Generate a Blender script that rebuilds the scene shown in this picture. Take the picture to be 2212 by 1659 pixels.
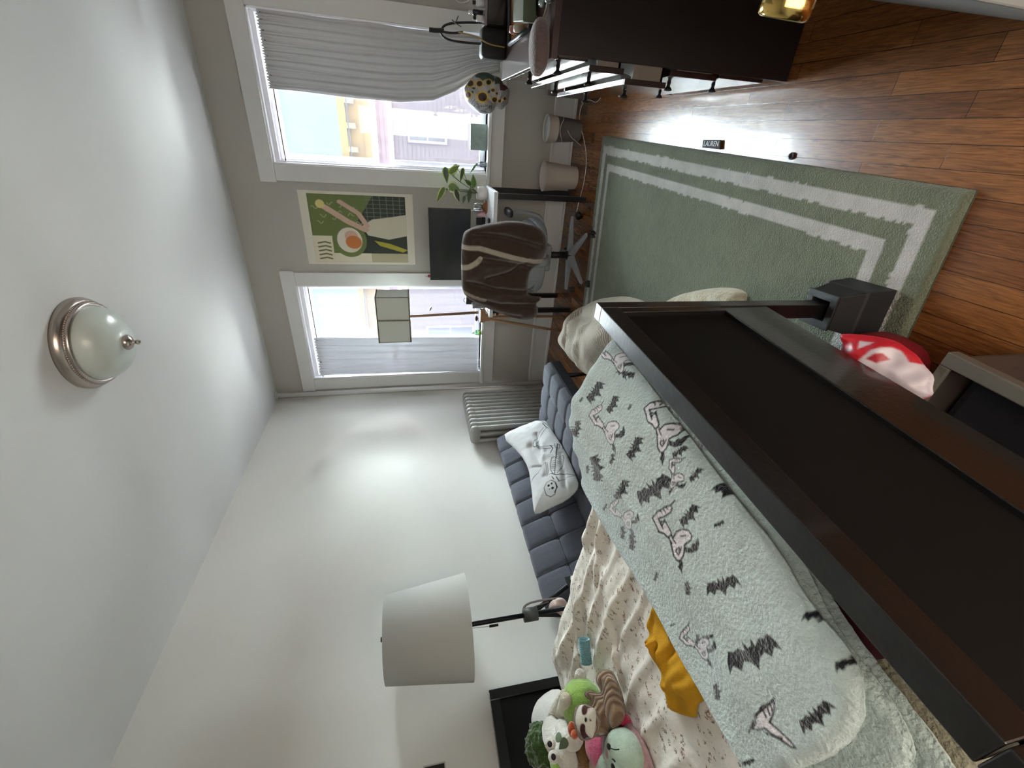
import bpy, math, random
import numpy as np
from mathutils import Vector, Matrix, noise
random.seed(7); np.random.seed(7)
for o in list(bpy.data.objects): bpy.data.objects.remove(o, do_unlink=True)
SC = bpy.context.scene
COL = SC.collection
PI = math.pi

# ------------------------------------------------------------------ camera
YAW, PIT, ROL, FOC = -0.536668686, 0.216367588, -0.0509272441, 934.59   # solved from the room's edges
CAMZ = 1.38
def cam_axes():
    cy, sy, cp, sp, cr, sr = math.cos(YAW), math.sin(YAW), math.cos(PIT), math.sin(PIT), math.cos(ROL), math.sin(ROL)
    f = np.array([sy*cp, cy*cp, -sp]); right = np.array([cy, -sy, 0.]); up = np.cross(right, f)
    return -up*cr + right*sr, up*sr + right*cr, f
IR, IU, FW = cam_axes(); CO = np.array([0, 0, CAMZ])
cd = bpy.data.cameras.new('camera'); cam = bpy.data.objects.new('camera', cd); COL.objects.link(cam)
cd.sensor_fit = 'HORIZONTAL'; cd.sensor_width = 36; cd.lens = FOC/2212*36; cd.clip_start = .02; cd.clip_end = 200
cam.matrix_world = Matrix(((IR[0], IU[0], -FW[0], 0), (IR[1], IU[1], -FW[1], 0), (IR[2], IU[2], -FW[2], CAMZ), (0, 0, 0, 1)))
SC.camera = cam
# measured point of the photograph -> place in the room, on a known height / depth / side plane
def ray(x, y): return (x-1106)/FOC*IR - (y-829.5)/FOC*IU + FW
def pz(x, y, z): d = ray(x, y); return CO + d*(z-CAMZ)/d[2]
def py(x, y, Y): d = ray(x, y); return CO + d*Y/d[1]
def pxx(x, y, X): d = ray(x, y); return CO + d*X/d[0]
def ppl(x, y, p0, n):
    d = ray(x, y); return CO + d*(np.dot(p0-CO, n)/np.dot(d, n))

# ------------------------------------------------------------------ world, suns, exposure
W = bpy.data.worlds.new('world'); SC.world = W; W.use_nodes = True
wn = W.node_tree.nodes; wl = W.node_tree.links
for n in list(wn): wn.remove(n)
wo = wn.new('ShaderNodeOutputWorld'); wb = wn.new('ShaderNodeBackground'); wl.new(wb.outputs[0], wo.inputs[0])
wb.inputs[0].default_value = (.74, .93, 1, 1); wb.inputs[1].default_value = .58
def sun(name, direction, energy, angle, col):
    l = bpy.data.lights.new(name, 'SUN'); l.energy = energy; l.angle = math.radians(angle); l.color = col
    o = bpy.data.objects.new(name, l); COL.objects.link(o)
    o.rotation_euler = Vector(direction).to_track_quat('-Z', 'Y').to_euler()
    return o
sun('sky_daylight', (-.42, -1, -.40), 84.0, 100, (.93, .97, 1))
sun('ground_bounce_daylight', (-.30, -.8, .62), 58.0, 110, (1, .97, .94))
# added warm fill from behind the camera, let in by an unseen opening
sun('rear_fill', (-.85, 1, -.38), 9.0, 130, (1, .80, .62))
sun('rear_fill_up', (-.75, .8, .35), .5, 130, (1, .80, .62))
sl = bpy.data.lights.new('evening_sun_on_house', 'SPOT'); sl.energy = 2000; sl.spot_size = math.radians(24); sl.spot_blend = .1; sl.color = (1, .66, .36); sl.shadow_soft_size = .05
so = bpy.data.objects.new('evening_sun_on_house', sl); COL.objects.link(so); so.location = (-3.0, 4.6, 5.2)
so.rotation_euler = (Vector((1.6, 14, 3.2))-Vector(so.location)).to_track_quat('-Z', 'Y').to_euler()
SC.view_settings.view_transform = 'Standard'; SC.view_settings.look = 'None'
SC.view_settings.gamma = 1; SC.view_settings.exposure = 0.85; SC.view_settings.use_curve_mapping = False

# ------------------------------------------------------------------ materials
def srgb(r, g, b):
    f = lambda c: ((c/255)/12.92 if c/255 <= .04045 else ((c/255+.055)/1.055)**2.4)
    return (f(r), f(g), f(b), 1)
MATS = {}
def nmat(name):
    m = bpy.data.materials.new(name); m.use_nodes = True; MATS[name] = m
    nt = m.node_tree; b = nt.nodes['Principled BSDF']
    return m, nt, b
def mat(name, rgb, rough=.6, metal=0, var=.06, vs=8, bump=0, bs=60, spec=.5, sheen=0, trans=0, attr=False, coat=0, stretch=None, alpha=1, emit=0, subs=0, ior=1.45):
    if name in MATS: return MATS[name]
    m, nt, b = nmat(name); N = nt.nodes.new; L = nt.links.new
    c = srgb(*rgb)
    b.inputs['Roughness'].default_value = rough; b.inputs['Metallic'].default_value = metal
    b.inputs['Specular IOR Level'].default_value = spec; b.inputs['IOR'].default_value = ior
    if sheen: b.inputs['Sheen Weight'].default_value = sheen
    if coat: b.inputs['Coat Weight'].default_value = coat; b.inputs['Coat Roughness'].default_value = .08
    if trans: b.inputs['Transmission Weight'].default_value = trans
    if alpha < 1: b.inputs['Alpha'].default_value = alpha
    tc = N('ShaderNodeTexCoord'); mp = N('ShaderNodeMapping'); L(tc.outputs['Object'], mp.inputs[0])
    if stretch: mp.inputs['Scale'].default_value = stretch
    nz = N('ShaderNodeTexNoise'); nz.inputs['Scale'].default_value = vs; nz.inputs['Detail'].default_value = 4; L(mp.outputs[0], nz.inputs['Vector'])
    rm = N('ShaderNodeMapRange'); L(nz.outputs[0], rm.inputs[0]); rm.inputs[1].default_value = .3; rm.inputs[2].default_value = .7
    rm.inputs[3].default_value = 1-var; rm.inputs[4].default_value = 1+var
    mx = N('ShaderNodeVectorMath'); mx.operation = 'SCALE'; L(rm.outputs[0], mx.inputs['Scale'])
    if attr:
        a = N('ShaderNodeAttribute'); a.attribute_name = 'Col'; L(a.outputs['Color'], mx.inputs[0])
    else: mx.inputs[0].default_value = c[:3]
    L(mx.outputs[0], b.inputs['Base Color'])
    if emit:
        b.inputs['Emission Color'].default_value = c; b.inputs['Emission Strength'].default_value = emit
    if bump:
        n2 = N('ShaderNodeTexNoise'); n2.inputs['Scale'].default_value = bs; n2.inputs['Detail'].default_value = 3; L(mp.outputs[0], n2.inputs['Vector'])
        bp = N('ShaderNodeBump'); bp.inputs['Strength'].default_value = bump; bp.inputs['Distance'].default_value = .01
        L(n2.outputs[0], bp.inputs['Height']); L(bp.outputs[0], b.inputs['Normal'])
    return m
def cloth_trans(name, rgb, t, clear=0., var=.04, bs=300):
    """thin cloth: part reflected, part let through, part open weave"""
    if name in MATS: return MATS[name]
    m, nt, b = nmat(name); N = nt.nodes.new; L = nt.links.new
    nt.nodes.remove(b); out = nt.nodes['Material Output']; c = srgb(*rgb)
    d = N('ShaderNodeBsdfDiffuse'); tr = N('ShaderNodeBsdfTranslucent'); mx = N('ShaderNodeMixShader'); mx.inputs[0].default_value = t
    nz = N('ShaderNodeTexNoise'); nz.inputs['Scale'].default_value = bs; tc = N('ShaderNodeTexCoord'); L(tc.outputs['Object'], nz.inputs['Vector'])
    cr = N('ShaderNodeMapRange'); L(nz.outputs[0], cr.inputs[0]); cr.inputs[3].default_value = 1-var; cr.inputs[4].default_value = 1+var
    sc = N('ShaderNodeVectorMath'); sc.operation = 'SCALE'; sc.inputs[0].default_value = c[:3]; L(cr.outputs[0], sc.inputs['Scale'])
    L(sc.outputs[0], d.inputs[0]); L(sc.outputs[0], tr.inputs[0]); L(d.outputs[0], mx.inputs[1]); L(tr.outputs[0], mx.inputs[2])
    last = mx
    if clear:
        tp = N('ShaderNodeBsdfTransparent'); m2 = N('ShaderNodeMixShader'); m2.inputs[0].default_value = clear
        L(mx.outputs[0], m2.inputs[1]); L(tp.outputs[0], m2.inputs[2]); last = m2
    L(last.outputs[0], out.inputs[0]); return m
def glass_mat(name, rgb=(235, 245, 245), clear=.93, rough=.02):
    """thin pane or thin-walled vessel: mostly see-through with a glossy skin"""
    if name in MATS: return MATS[name]
    m, nt, b = nmat(name); N = nt.nodes.new; L = nt.links.new
    nt.nodes.remove(b); out = nt.nodes['Material Output']
    tp = N('ShaderNodeBsdfTransparent'); tp.inputs[0].default_value = srgb(*rgb)
    gl = N('ShaderNodeBsdfGlossy'); gl.inputs['Roughness'].default_value = rough
    fr = N('ShaderNodeFresnel'); fr.inputs[0].default_value = 1.45
    ma = N('ShaderNodeMath'); ma.operation = 'MULTIPLY_ADD'; ma.inputs[1].default_value = 1; ma.inputs[2].default_value = (1-clear)*.5; ma.use_clamp = True
    L(fr.outputs[0], ma.inputs[0])
    mx = N('ShaderNodeMixShader'); L(ma.outputs[0], mx.inputs[0]); L(tp.outputs[0], mx.inputs[1]); L(gl.outputs[0], mx.inputs[2]); L(mx.outputs[0], out.inputs[0])
    return m

# ------------------------------------------------------------------ mesh builder
def rotm(a, b, c): return np.array(Matrix.Rotation(c, 3, 'Z') @ Matrix.Rotation(b, 3, 'Y') @ Matrix.Rotation(a, 3, 'X'))
def nrm(v): v = np.array(v, float); return v/max(1e-9, np.linalg.norm(v))
class MB:
    def __init__(s): s.v = []; s.f = []; s.n = 0; s.c = []; s.sm = []
    def add(s, V, F, col=None, smooth=True):
        V = np.asarray(V, float)
        s.v.append(V); s.f += [tuple(i+s.n for i in f) for f in F]; s.sm += [smooth]*len(F)
        s.c.append(np.tile(np.array(col if col is not None else (1, 1, 1), float), (len(V), 1)) if (col is None or np.ndim(col) == 1) else np.asarray(col))
        s.n += len(V); return s
    def box(s, c, sz, R=None, col=None):
        x, y, z = [k/2 for k in sz]
        V = np.array([(-x,-y,-z),(x,-y,-z),(x,y,-z),(-x,y,-z),(-x,-y,z),(x,-y,z),(x,y,z),(-x,y,z)])
        if R is not None: V = V @ np.asarray(R).T
        return s.add(V+np.array(c), [(0,3,2,1),(4,5,6,7),(0,1,5,4),(1,2,6,5),(2,3,7,6),(3,0,4,7)], col, False)
    def bb(s, a, b, col=None):
        a = np.array(a, float); b = np.array(b, float); return s.box((a+b)/2, np.abs(b-a), None, col)
    def hexa(s, P, col=None):   # 8 corners: bottom 4 ccw, top 4 ccw
        return s.add(P, [(0,3,2,1),(4,5,6,7),(0,1,5,4),(1,2,6,5),(2,3,7,6),(3,0,4,7)], col, False)
    def tube(s, pts, r, n=10, col=None, caps=True, flat=None):
        P = [np.array(p, float) for p in pts]; rr = r if hasattr(r, '__len__') else [r]*len(P)
        V = []; F = []; up = None
        for i, p in enumerate(P):
            d = nrm(P[min(i+1, len(P)-1)]-P[max(i-1, 0)])
            if up is None: up = np.array([0, 0, 1.]) if abs(d[2]) < .9 else np.array([1., 0, 0])
            a = nrm(np.cross(d, up)); b = np.cross(a, d); up = b
            for k in range(n):
                t = 2*PI*k/n; fl = flat if flat else 1
                V.append(p+rr[i]*(math.cos(t)*a+math.sin(t)*b*fl))
        for i in range(len(P)-1):
            for k in range(n): F.append((i*n+k, i*n+(k+1) % n, (i+1)*n+(k+1) % n, (i+1)*n+k))
        if caps: F.append(tuple(range(n))[::-1]); F.append(tuple((len(P)-1)*n+k for k in range(n)))
        return s.add(V, F, col)
    def lathe(s, prof, o=(0, 0, 0), R=None, n=28, col=None):
        V = []; F = []
        for (r, z) in prof:
            for k in range(n): t = 2*PI*k/n; V.append((r*math.cos(t), r*math.sin(t), z))
        V = np.array(V)
        if R is not None: V = V @ np.asarray(R).T
        for i in range(len(prof)-1):
            for k in range(n): F.append((i*n+k, i*n+(k+1) % n, (i+1)*n+(k+1) % n, (i+1)*n+k))
        return s.add(V+np.array(o), F, col)
    def ell(s, c, r, R=None, n=18, m=12, col=None, e=1):
        V = []; F = []
        sg = lambda t: math.copysign(abs(t)**e, t)
        for i in range(m+1):
            a = -PI/2+PI*i/m
            for k in range(n):
                t = 2*PI*k/n; V.append((r[0]*sg(math.cos(a))*sg(math.cos(t)), r[1]*sg(math.cos(a))*sg(math.sin(t)), r[2]*sg(math.sin(a))))
        V = np.array(V)
        if R is not None: V = V @ np.asarray(R).T
        for i in range(m):
            for k in range(n): F.append((i*n+k, i*n+(k+1) % n, (i+1)*n+(k+1) % n, (i+1)*n+k))
        return s.add(V+np.array(c), F, col)
    def grid(s, fn, nu, nv, col=None, flip=False):
        V = [fn(i/nu, j/nv) for j in range(nv+1) for i in range(nu+1)]
        F = []
        for j in range(nv):
            for i in range(nu):
                a = j*(nu+1)+i; q = (a, a+1, a+nu+2, a+nu+1); F.append(q[::-1] if flip else q)
        return s.add(V, F, col)
    def sheet(s, V, nu, nv, th=.002, col=None):   # closed sheet from grid points
        V = np.array(V).reshape(nv+1, nu+1, 3)
        du = np.gradient(V, axis=1); dv = np.gradient(V, axis=0); n = np.cross(du, dv); n /= np.maximum(1e-9, np.linalg.norm(n, axis=2, keepdims=True))
        A = (V+n*th/2).reshape(-1, 3); B = (V-n*th/2).reshape(-1, 3); o = len(A); F = []
        for j in range(nv):
            for i in range(nu):
                a = j*(nu+1)+i; F.append((a, a+1, a+nu+2, a+nu+1)); F.append((o+a+nu+1, o+a+nu+2, o+a+1, o+a))
        rim = [i for i in range(nu+1)]+[j*(nu+1)+nu for j in range(1, nv+1)]+[nv*(nu+1)+i for i in range(nu-1, -1, -1)]+[j*(nu+1) for j in range(nv-1, 0, -1)]
        for k in range(len(rim)): a, b = rim[k], rim[(k+1) % len(rim)]; F.append((a, a+o, b+o, b))
        c = col if (col is None or np.ndim(col) == 1) else np.vstack([col, col])
        return s.add(np.vstack([A, B]), F, c)
    def prism(s, pts, p0, U, V_, N_, d, col=None):   # polygon (2d) extruded by d along N_
        p0, U, V_, N_ = map(np.array, (p0, U, V_, N_)); n = len(pts)
        A = np.array([p0+U*a+V_*b for a, b in pts]); B = A+N_*d
        return s.add(np.vstack([A, B]), [tuple(range(n))[::-1], tuple(range(n, 2*n))]+[(i, (i+1) % n, n+(i+1) % n, n+i) for i in range(n)], col, False)
    def build(s, name, m, parent=None, bevel=0, sub=0, origin=None, attr=False, seg=2, autos=True):
        V = np.vstack(s.v)
        pw = np.array(WL.get(parent.name, (0, 0, 0))) if parent is not None else np.zeros(3)
        if origin is None:
            o = pw if parent is not None else np.array([(V[:, 0].min()+V[:, 0].max())/2, (V[:, 1].min()+V[:, 1].max())/2, V[:, 2].min()])
        else: o = np.array(origin, float)
        me = bpy.data.meshes.new(name); me.from_pydata((V-o).tolist(), [], s.f); me.update()
        me.polygons.foreach_set('use_smooth', s.sm)
        if attr:
            ca = me.color_attributes.new('Col', 'FLOAT_COLOR', 'POINT'); C = np.ones((len(V), 4)); C[:, :3] = np.vstack(s.c)
            ca.data.foreach_set('color', C.ravel())
        me.materials.append(m)
        ob = bpy.data.objects.new(name, me); COL.objects.link(ob); WL[ob.name] = tuple(o)
        if parent is not None: ob.parent = parent
        ob.location = o-pw
        if bevel: b = ob.modifiers.new('bevel', 'BEVEL'); b.width = bevel; b.segments = seg; b.limit_method = 'ANGLE'
        if sub: b = ob.modifiers.new('sub', 'SUBSURF'); b.levels = sub; b.render_levels = sub
        return ob
WL = {}
def tag(o, label, cat, group=None):
    o['label'] = label; o['category'] = cat
    if group: o['group'] = group
    return o
def T(name, loc, label, cat, group=None):
    o = bpy.data.objects.new(name, None); COL.objects.link(o); o.location = loc; o.empty_display_size = .05; WL[o.name] = tuple(loc)
    return tag(o, label, cat, group)
def S(o): o['kind'] = 'structure'; return o
def copy_tree(o, dloc=(0, 0, 0), parent=None, rz=0):
    c = o.copy(); COL.objects.link(c); c.parent = parent
    if parent is None:
        c.location = Vector(o.location)+Vector(dloc); c.rotation_euler = (0, 0, rz); WL[c.name] = tuple(c.location)
    for ch in o.children: copy_tree(ch, parent=c)
    return c

# ------------------------------------------------------------------ painting colours onto fine meshes
LIN = lambda rgb: np.array(srgb(*rgb)[:3])
class Paint:
    """colours on mesh points; edges blend over one mesh cell (r)"""
    def __init__(s, P, base, r=.003): s.P = P; s.r = r; s.C = np.tile(LIN(base), (len(P), 1))
    def _box(s, pts, w):
        a = pts.min(0)-w; b = pts.max(0)+w
        return np.where((s.P[:, 0] >= a[0]) & (s.P[:, 0] <= b[0]) & (s.P[:, 1] >= a[1]) & (s.P[:, 1] <= b[1]))[0]
    def _mix(s, I, sd, rgb):
        k = np.clip(sd/s.r+.5, 0, 1)[:, None]; s.C[I] = s.C[I]*(1-k)+LIN(rgb)*k; return s
    def poly(s, pts, rgb):
        pts = np.array(pts, float); I = s._box(pts, s.r)
        if len(I) == 0: return s
        p = s.P[I]; ins = inside(p, pts); D, _ = seg_dist(p, pts)
        return s._mix(I, np.where(ins, D, -D), rgb)
    def stroke(s, pts, w, rgb, closed=False):
        pts = np.array(pts, float)
        if closed: pts = np.vstack([pts, pts[:1]])
        I = s._box(pts, w+s.r)
        if len(I) == 0: return s
        p = s.P[I]; D = np.full(len(I), 9.)
        for a, b in zip(pts[:-1], pts[1:]):
            d = b-a; t = np.clip(((p-a) @ d)/max(1e-12, d @ d), 0, 1); D = np.minimum(D, np.linalg.norm(p-(a+t[:, None]*d), axis=1))
        return s._mix(I, w/2-D, rgb)
    def disk(s, c, r, rgb, ry=None):
        c = np.array(c, float); ry = ry or r; q = (s.P-c)/[r, ry]; n = np.sqrt((q**2).sum(1)); return s._mix(np.arange(len(s.P)), (1-n)*min(r, ry), rgb)
def seg_dist(P, poly):
    poly = np.array(poly, float); D = np.full(len(P), 9.); Q = P.copy()
    for k in range(len(poly)):
        a, b = poly[k-1], poly[k]; d = b-a; t = np.clip(((P-a) @ d)/max(1e-12, d @ d), 0, 1); c = a+t[:, None]*d
        e = np.linalg.norm(P-c, axis=1); m = e < D; D[m] = e[m]; Q[m] = c[m]
    return D, Q
def inside(P, poly):
    ins = np.zeros(len(P), bool); poly = np.array(poly, float)
    for k in range(len(poly)):
        a, b = poly[k], poly[k-1]
        if a[1] == b[1]: continue
        c = (a[1] > P[:, 1]) != (b[1] > P[:, 1]); ins ^= c & (P[:, 0] < (b[0]-a[0])*(P[:, 1]-a[1])/(b[1]-a[1])+a[0])
    return ins
def smooth_poly(pts, it=2):
    P = np.array(pts, float)
    for _ in range(it):
        Q = np.roll(P, -1, 0); P = np.stack([.75*P+.25*Q, .25*P+.75*Q], 1).reshape(-1, 2)
    return P
def vn(x, y, z=0., s=1.): return noise.noise(Vector((x*s, y*s, z)))
def puff(poly, p0, U, V, N, tf, tb, res, edge=.03, front=None, paint=None, base=(200, 200, 200), wr=0, ws=8, smooth=2, mb=None, lift=None):
    """solid soft body over a 2d outline: rounded rim, front and back skins"""
    if smooth: poly = smooth_poly(poly, smooth)
    p0, U, V, N = [np.array(a, float) for a in (p0, U, V, N)]
    lo = poly.min(0)-res; hi = poly.max(0)+res; nx = int((hi[0]-lo[0])/res)+1; ny = int((hi[1]-lo[1])/res)+1
    X, Y = np.meshgrid(lo[0]+np.arange(nx+1)*res, lo[1]+np.arange(ny+1)*res); G = np.stack([X.ravel(), Y.ravel()], 1)
    cx = (X[:-1, :-1]+res/2).ravel(); cy = (Y[:-1, :-1]+res/2).ravel(); cell = inside(np.stack([cx, cy], 1), poly)
    ii = np.where(cell)[0]; cells = [((k//nx)*(nx+1)+k % nx) for k in ii]
    used = {}; quads = []
    for a in cells: quads.append((a, a+1, a+nx+2, a+nx+1))
    from collections import Counter
    ec = {}
    for q in quads:
        for k in range(4): e = (q[k], q[(k+1) % 4]); ec[e] = 1
    be = [e for e in ec if (e[1], e[0]) not in ec]; bv = set(v for e in be for v in e)
    idx = sorted(set(v for q in quads for v in q)); mp = {v: i for i, v in enumerate(idx)}; n = len(idx)
    P2 = G[idx]; D, Q = seg_dist(P2, poly); D[~inside(P2, poly)] = 0
    bm = np.array([v in bv for v in idx]); P2[bm] = Q[bm]; D[bm] = 0
    prof = np.sqrt(np.clip(1-(1-np.clip(D/edge, 0, 1))**2, 0, 1))
    w = np.array([vn(a, b, 3.1, ws)+.5*vn(a, b, 7.7, ws*2.3) for a, b in P2])*wr if wr else np.zeros(n)
    hf = prof*tf+w*prof; hb = prof*tb
    if front is not None: hf = hf+front(P2)*prof
    lf = lift(P2) if lift is not None else np.zeros(n)
    A = p0+P2[:, :1]*U+P2[:, 1:]*V
    Fv = A+N*(hf+lf)[:, None]; Bv = A-N*(hb-lf)[:, None]
    F = [tuple(mp[v] for v in q) for q in quads]+[tuple(n+mp[v] for v in q)[::-1] for q in quads]+[(mp[e[1]], mp[e[0]], n+mp[e[0]], n+mp[e[1]]) for e in be]
    flip = np.dot(np.cross(U, V), N) < 0
    if flip: F = [f[::-1] for f in F]
    pt = Paint(P2, base, res)
    if paint: paint(pt)
    mb = mb or MB(); mb.add(np.vstack([Fv, Bv]), F, np.vstack([pt.C, pt.C if paint is None or not getattr(pt, 'frontonly', 0) else np.tile(LIN(base), (n, 1))]))
    return mb
def plane(p0, n, up=(0, 0, 1)):
    n = nrm(n); up = np.array(up, float); U = nrm(np.cross(up, n)); V = np.cross(n, U); p0 = np.array(p0, float)
    def f(x, y): q = ppl(x, y, p0, n)-p0; return (q @ U, q @ V)
    return p0, U, V, n, f

# ================================================================== ROOM
BW, LW_, RW_, CEIL, FR = 3.98, -2.40, 1.02, 2.715, -.55
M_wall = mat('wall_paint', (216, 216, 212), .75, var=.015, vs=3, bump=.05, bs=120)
M_wall_shade = mat('wall_paint_shaded', (168, 166, 160), .75, var=.015, vs=3, bump=.05, bs=120)  # wall paint darkened: the window wall's shade is put into the colour
M_ceil = mat('ceiling_paint', (204, 205, 206), .8, var=.012, vs=2, bump=.04, bs=90)
M_trim = mat('trim_paint', (205, 206, 205), .38, var=.02, vs=6)
M_vinyl = mat('window_vinyl', (236, 236, 242), .35, var=.02)

def floor_mat():
    m, nt, b = nmat('oak_strip_floor'); N = nt.nodes.new; L = nt.links.new
    tc = N('ShaderNodeTexCoord'); sx = N('ShaderNodeSeparateXYZ'); L(tc.outputs['Object'], sx.inputs[0])
    cb = N('ShaderNodeCombineXYZ'); L(sx.outputs['Y'], cb.inputs[0]); ad = N('ShaderNodeMath'); ad.inputs[1].default_value = .0055; L(sx.outputs['X'], ad.inputs[0]); L(ad.outputs[0], cb.inputs[1])
    br = N('ShaderNodeTexBrick'); L(cb.outputs[0], br.inputs['Vector']); br.inputs['Scale'].default_value = 1
    br.inputs['Brick Width'].default_value = .62; br.inputs['Row Height'].default_value = .0575; br.inputs['Mortar Size'].default_value = .0008; br.inputs['Mortar Smooth'].default_value = .2; br.inputs['Bias'].default_value = -.1
    br.offset = .37; br.offset_frequency = 2
    br.inputs['Color1'].default_value = srgb(124, 78, 40); br.inputs['Color2'].default_value = srgb(92, 52, 25); br.inputs['Mortar'].default_value = srgb(30, 16, 8)
    mp = N('ShaderNodeMapping'); mp.inputs['Scale'].default_value = (34, 2.2, 1); L(tc.outputs['Object'], mp.inputs[0])
    nz = N('ShaderNodeTexNoise'); nz.inputs['Scale'].default_value = 3; nz.inputs['Detail'].default_value = 6; nz.inputs['Distortion'].default_value = 2.2; L(mp.outputs[0], nz.inputs['Vector'])
    mr = N('ShaderNodeMapRange'); L(nz.outputs[0], mr.inputs[0]); mr.inputs[1].default_value = .3; mr.inputs[2].default_value = .7; mr.inputs[3].default_value = .52; mr.inputs[4].default_value = 1.28
    ml = N('ShaderNodeVectorMath'); ml.operation = 'SCALE'; L(br.outputs['Color'], ml.inputs[0]); L(mr.outputs[0], ml.inputs['Scale']); L(ml.outputs[0], b.inputs['Base Color'])
    b.inputs['Roughness'].default_value = .26; b.inputs['Specular IOR Level'].default_value = .38; b.inputs['Coat Weight'].default_value = .14; b.inputs['Coat Roughness'].default_value = .06
    n2 = N('ShaderNodeTexNoise'); n2.inputs['Scale'].default_value = 14; L(tc.outputs['Object'], n2.inputs['Vector'])
    mx = N('ShaderNodeMath'); mx.operation = 'MULTIPLY_ADD'; L(br.outputs['Fac'], mx.inputs[0]); mx.inputs[1].default_value = -.5; L(n2.outputs[0], mx.inputs[2])
    bp = N('ShaderNodeBump'); bp.inputs['Strength'].default_value = .12; bp.inputs['Distance'].default_value = .006; L(mx.outputs[0], bp.inputs['Height']); L(bp.outputs[0], b.inputs['Normal']); L(bp.outputs[0], b.inputs['Coat Normal'])
    return m
S(MB().bb((LW_-.1, FR-.1, -.12), (RW_+.1, BW+.15, 0)).build('floor', floor_mat(), origin=(0, 0, 0)))
S(MB().bb((-11, FR-.1, CEIL), (6, BW+.15, 3.38)).build('ceiling', M_ceil, origin=(0, 0, 0)))  # unseen extra width and thickness added to shade the house outside
S(MB().bb((LW_-.12, FR-.1, 0), (LW_, BW+.15, CEIL)).build('wall_left', M_wall, origin=(0, 0, 0)))
S(MB().bb((RW_, FR-.1, 0), (RW_+.12, BW+.15, CEIL)).build('wall_right', M_wall, origin=(0, 0, 0)))
w = MB(); w.bb((LW_, FR-.1, 0), (-.15, FR, CEIL)).bb((.80, FR-.1, 0), (RW_, FR, CEIL)).bb((-.15, FR-.1, 2.1), (.80, FR, CEIL)); S(w.build('wall_front', M_wall, origin=(0, 0, 0)))  # opening left in this unseen wall lets the added rear fill in
WINS = [(-.313, .613), (-2.19, -1.26)]; ZB, ZT = .725, 2.357
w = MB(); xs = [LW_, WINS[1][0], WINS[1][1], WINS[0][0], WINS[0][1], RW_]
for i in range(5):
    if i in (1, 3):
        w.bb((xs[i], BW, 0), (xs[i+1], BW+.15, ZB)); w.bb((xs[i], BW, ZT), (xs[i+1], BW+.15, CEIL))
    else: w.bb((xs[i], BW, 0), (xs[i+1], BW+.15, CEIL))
S(w.build('wall_back', M_wall_shade, origin=(0, 0, 0)))
# baseboard with moulded cap and shoe
def base(name, a, b, ax):
    m = MB()
    if ax == 'x':
        m.bb((a, BW-.018, 0), (b, BW, .165)); m.bb((a, BW-.028, .165), (b, BW, .187)); m.bb((a, BW-.034, 0), (b, BW, .022))
    else:
        x0 = LW_ if ax == 'l' else RW_; s = 1 if ax == 'l' else -1
        for d, z0, z1 in ((.018, 0, .165), (.028, .165, .187), (.034, 0, .022)): m.bb((x0, a, z0), (x0+s*d, b, z1))
    return S(m.build(name, M_trim, bevel=.004, origin=(0, 0, 0)))
base('baseboard_back', LW_, RW_, 'x'); base('baseboard_left', FR, BW-.034, 'l'); base('baseboard_right', FR, BW-.034, 'r')

# windows
M_pane = glass_mat('window_glass', (244, 250, 250), .96)
GZ1, GZ2 = py(806, 250, 4.11)[2], py(842, 250, 4.07)[2]
for wi, (x0, x1) in enumerate(WINS):
    root = bpy.data.objects.new('window_%d' % (wi+1), None); COL.objects.link(root); root.location = ((x0+x1)/2, BW, ZB); WL[root.name] = tuple(root.location); S(root)
    c = MB(); cw = .116
    c.bb((x0-cw, BW-.02, ZB-.02), (x0, BW, ZT)); c.bb((x1, BW-.02, ZB-.02), (x1+cw, BW, ZT)); c.bb((x0-cw-.012, BW-.026, ZT), (x1+cw+.012, BW, ZT+.112))
    c.build('window_casing', M_trim, root, bevel=.003)
    MB().bb((x0-cw-.012, BW-.05, ZB-.028), (x1+cw+.012, BW+.10, ZB)).build('window_sill', M_trim, root, bevel=.004)
    MB().bb((x0-cw, BW-.018, ZB-.135), (x1+cw, BW, ZB-.028)).build('window_apron', M_trim, root, bevel=.003)
    j = MB(); t = .012   # jambs and head lining, stops
    j.bb((x0, BW-.012, ZB), (x0+t, BW+.15, ZT)); j.bb((x1-t, BW-.012, ZB), (x1, BW+.15, ZT)); j.bb((x0, BW-.012, ZT-t), (x1, BW+.15, ZT))
    for k, (yy, ww) in enumerate(((.028, .024), (.07, .034))):
        j.bb((x0+t, BW+yy, ZB), (x0+ww, BW+yy+.014, ZT-t)); j.bb((x1-ww, BW+yy, ZB), (x1-t, BW+yy+.014, ZT-t)); j.bb((x0+ww, BW+yy, ZT-ww-.02), (x1-ww, BW+yy+.014, ZT-t))
    j.build('window_jamb', M_vinyl, root, bevel=.002)
    for nm, ya, zb, zt in (('upper_sash', BW+.112, GZ1-.02, ZT-.05), ('lower_sash', BW+.088, ZB, GZ2+.022)):
        s = MB(); a, b = x0+.03, x1-.03; e = .038
        s.bb((a, ya, zb), (a+e, ya+.02, zt)); s.bb((b-e, ya, zb), (b, ya+.02, zt)); s.bb((a+e, ya, zt-e), (b-e, ya+.02, zt)); s.bb((a+e, ya, zb), (b-e, ya+.02, zb+e+.008))
        sa = s.build(nm, M_vinyl, root, bevel=.003)
        MB().bb((a+e-.004, ya+.008, zb+e), (b-e+.004, ya+.012, zt-e)).build('pane', M_pane, sa)
    MB().bb(((x0+x1)/2-.03, BW+.075, GZ2+.002), ((x0+x1)/2+.03, BW+.09, GZ2+.02)).build('sash_lock', mat('lock_metal', (190, 190, 190), .3, .8), root, bevel=.003)

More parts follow.
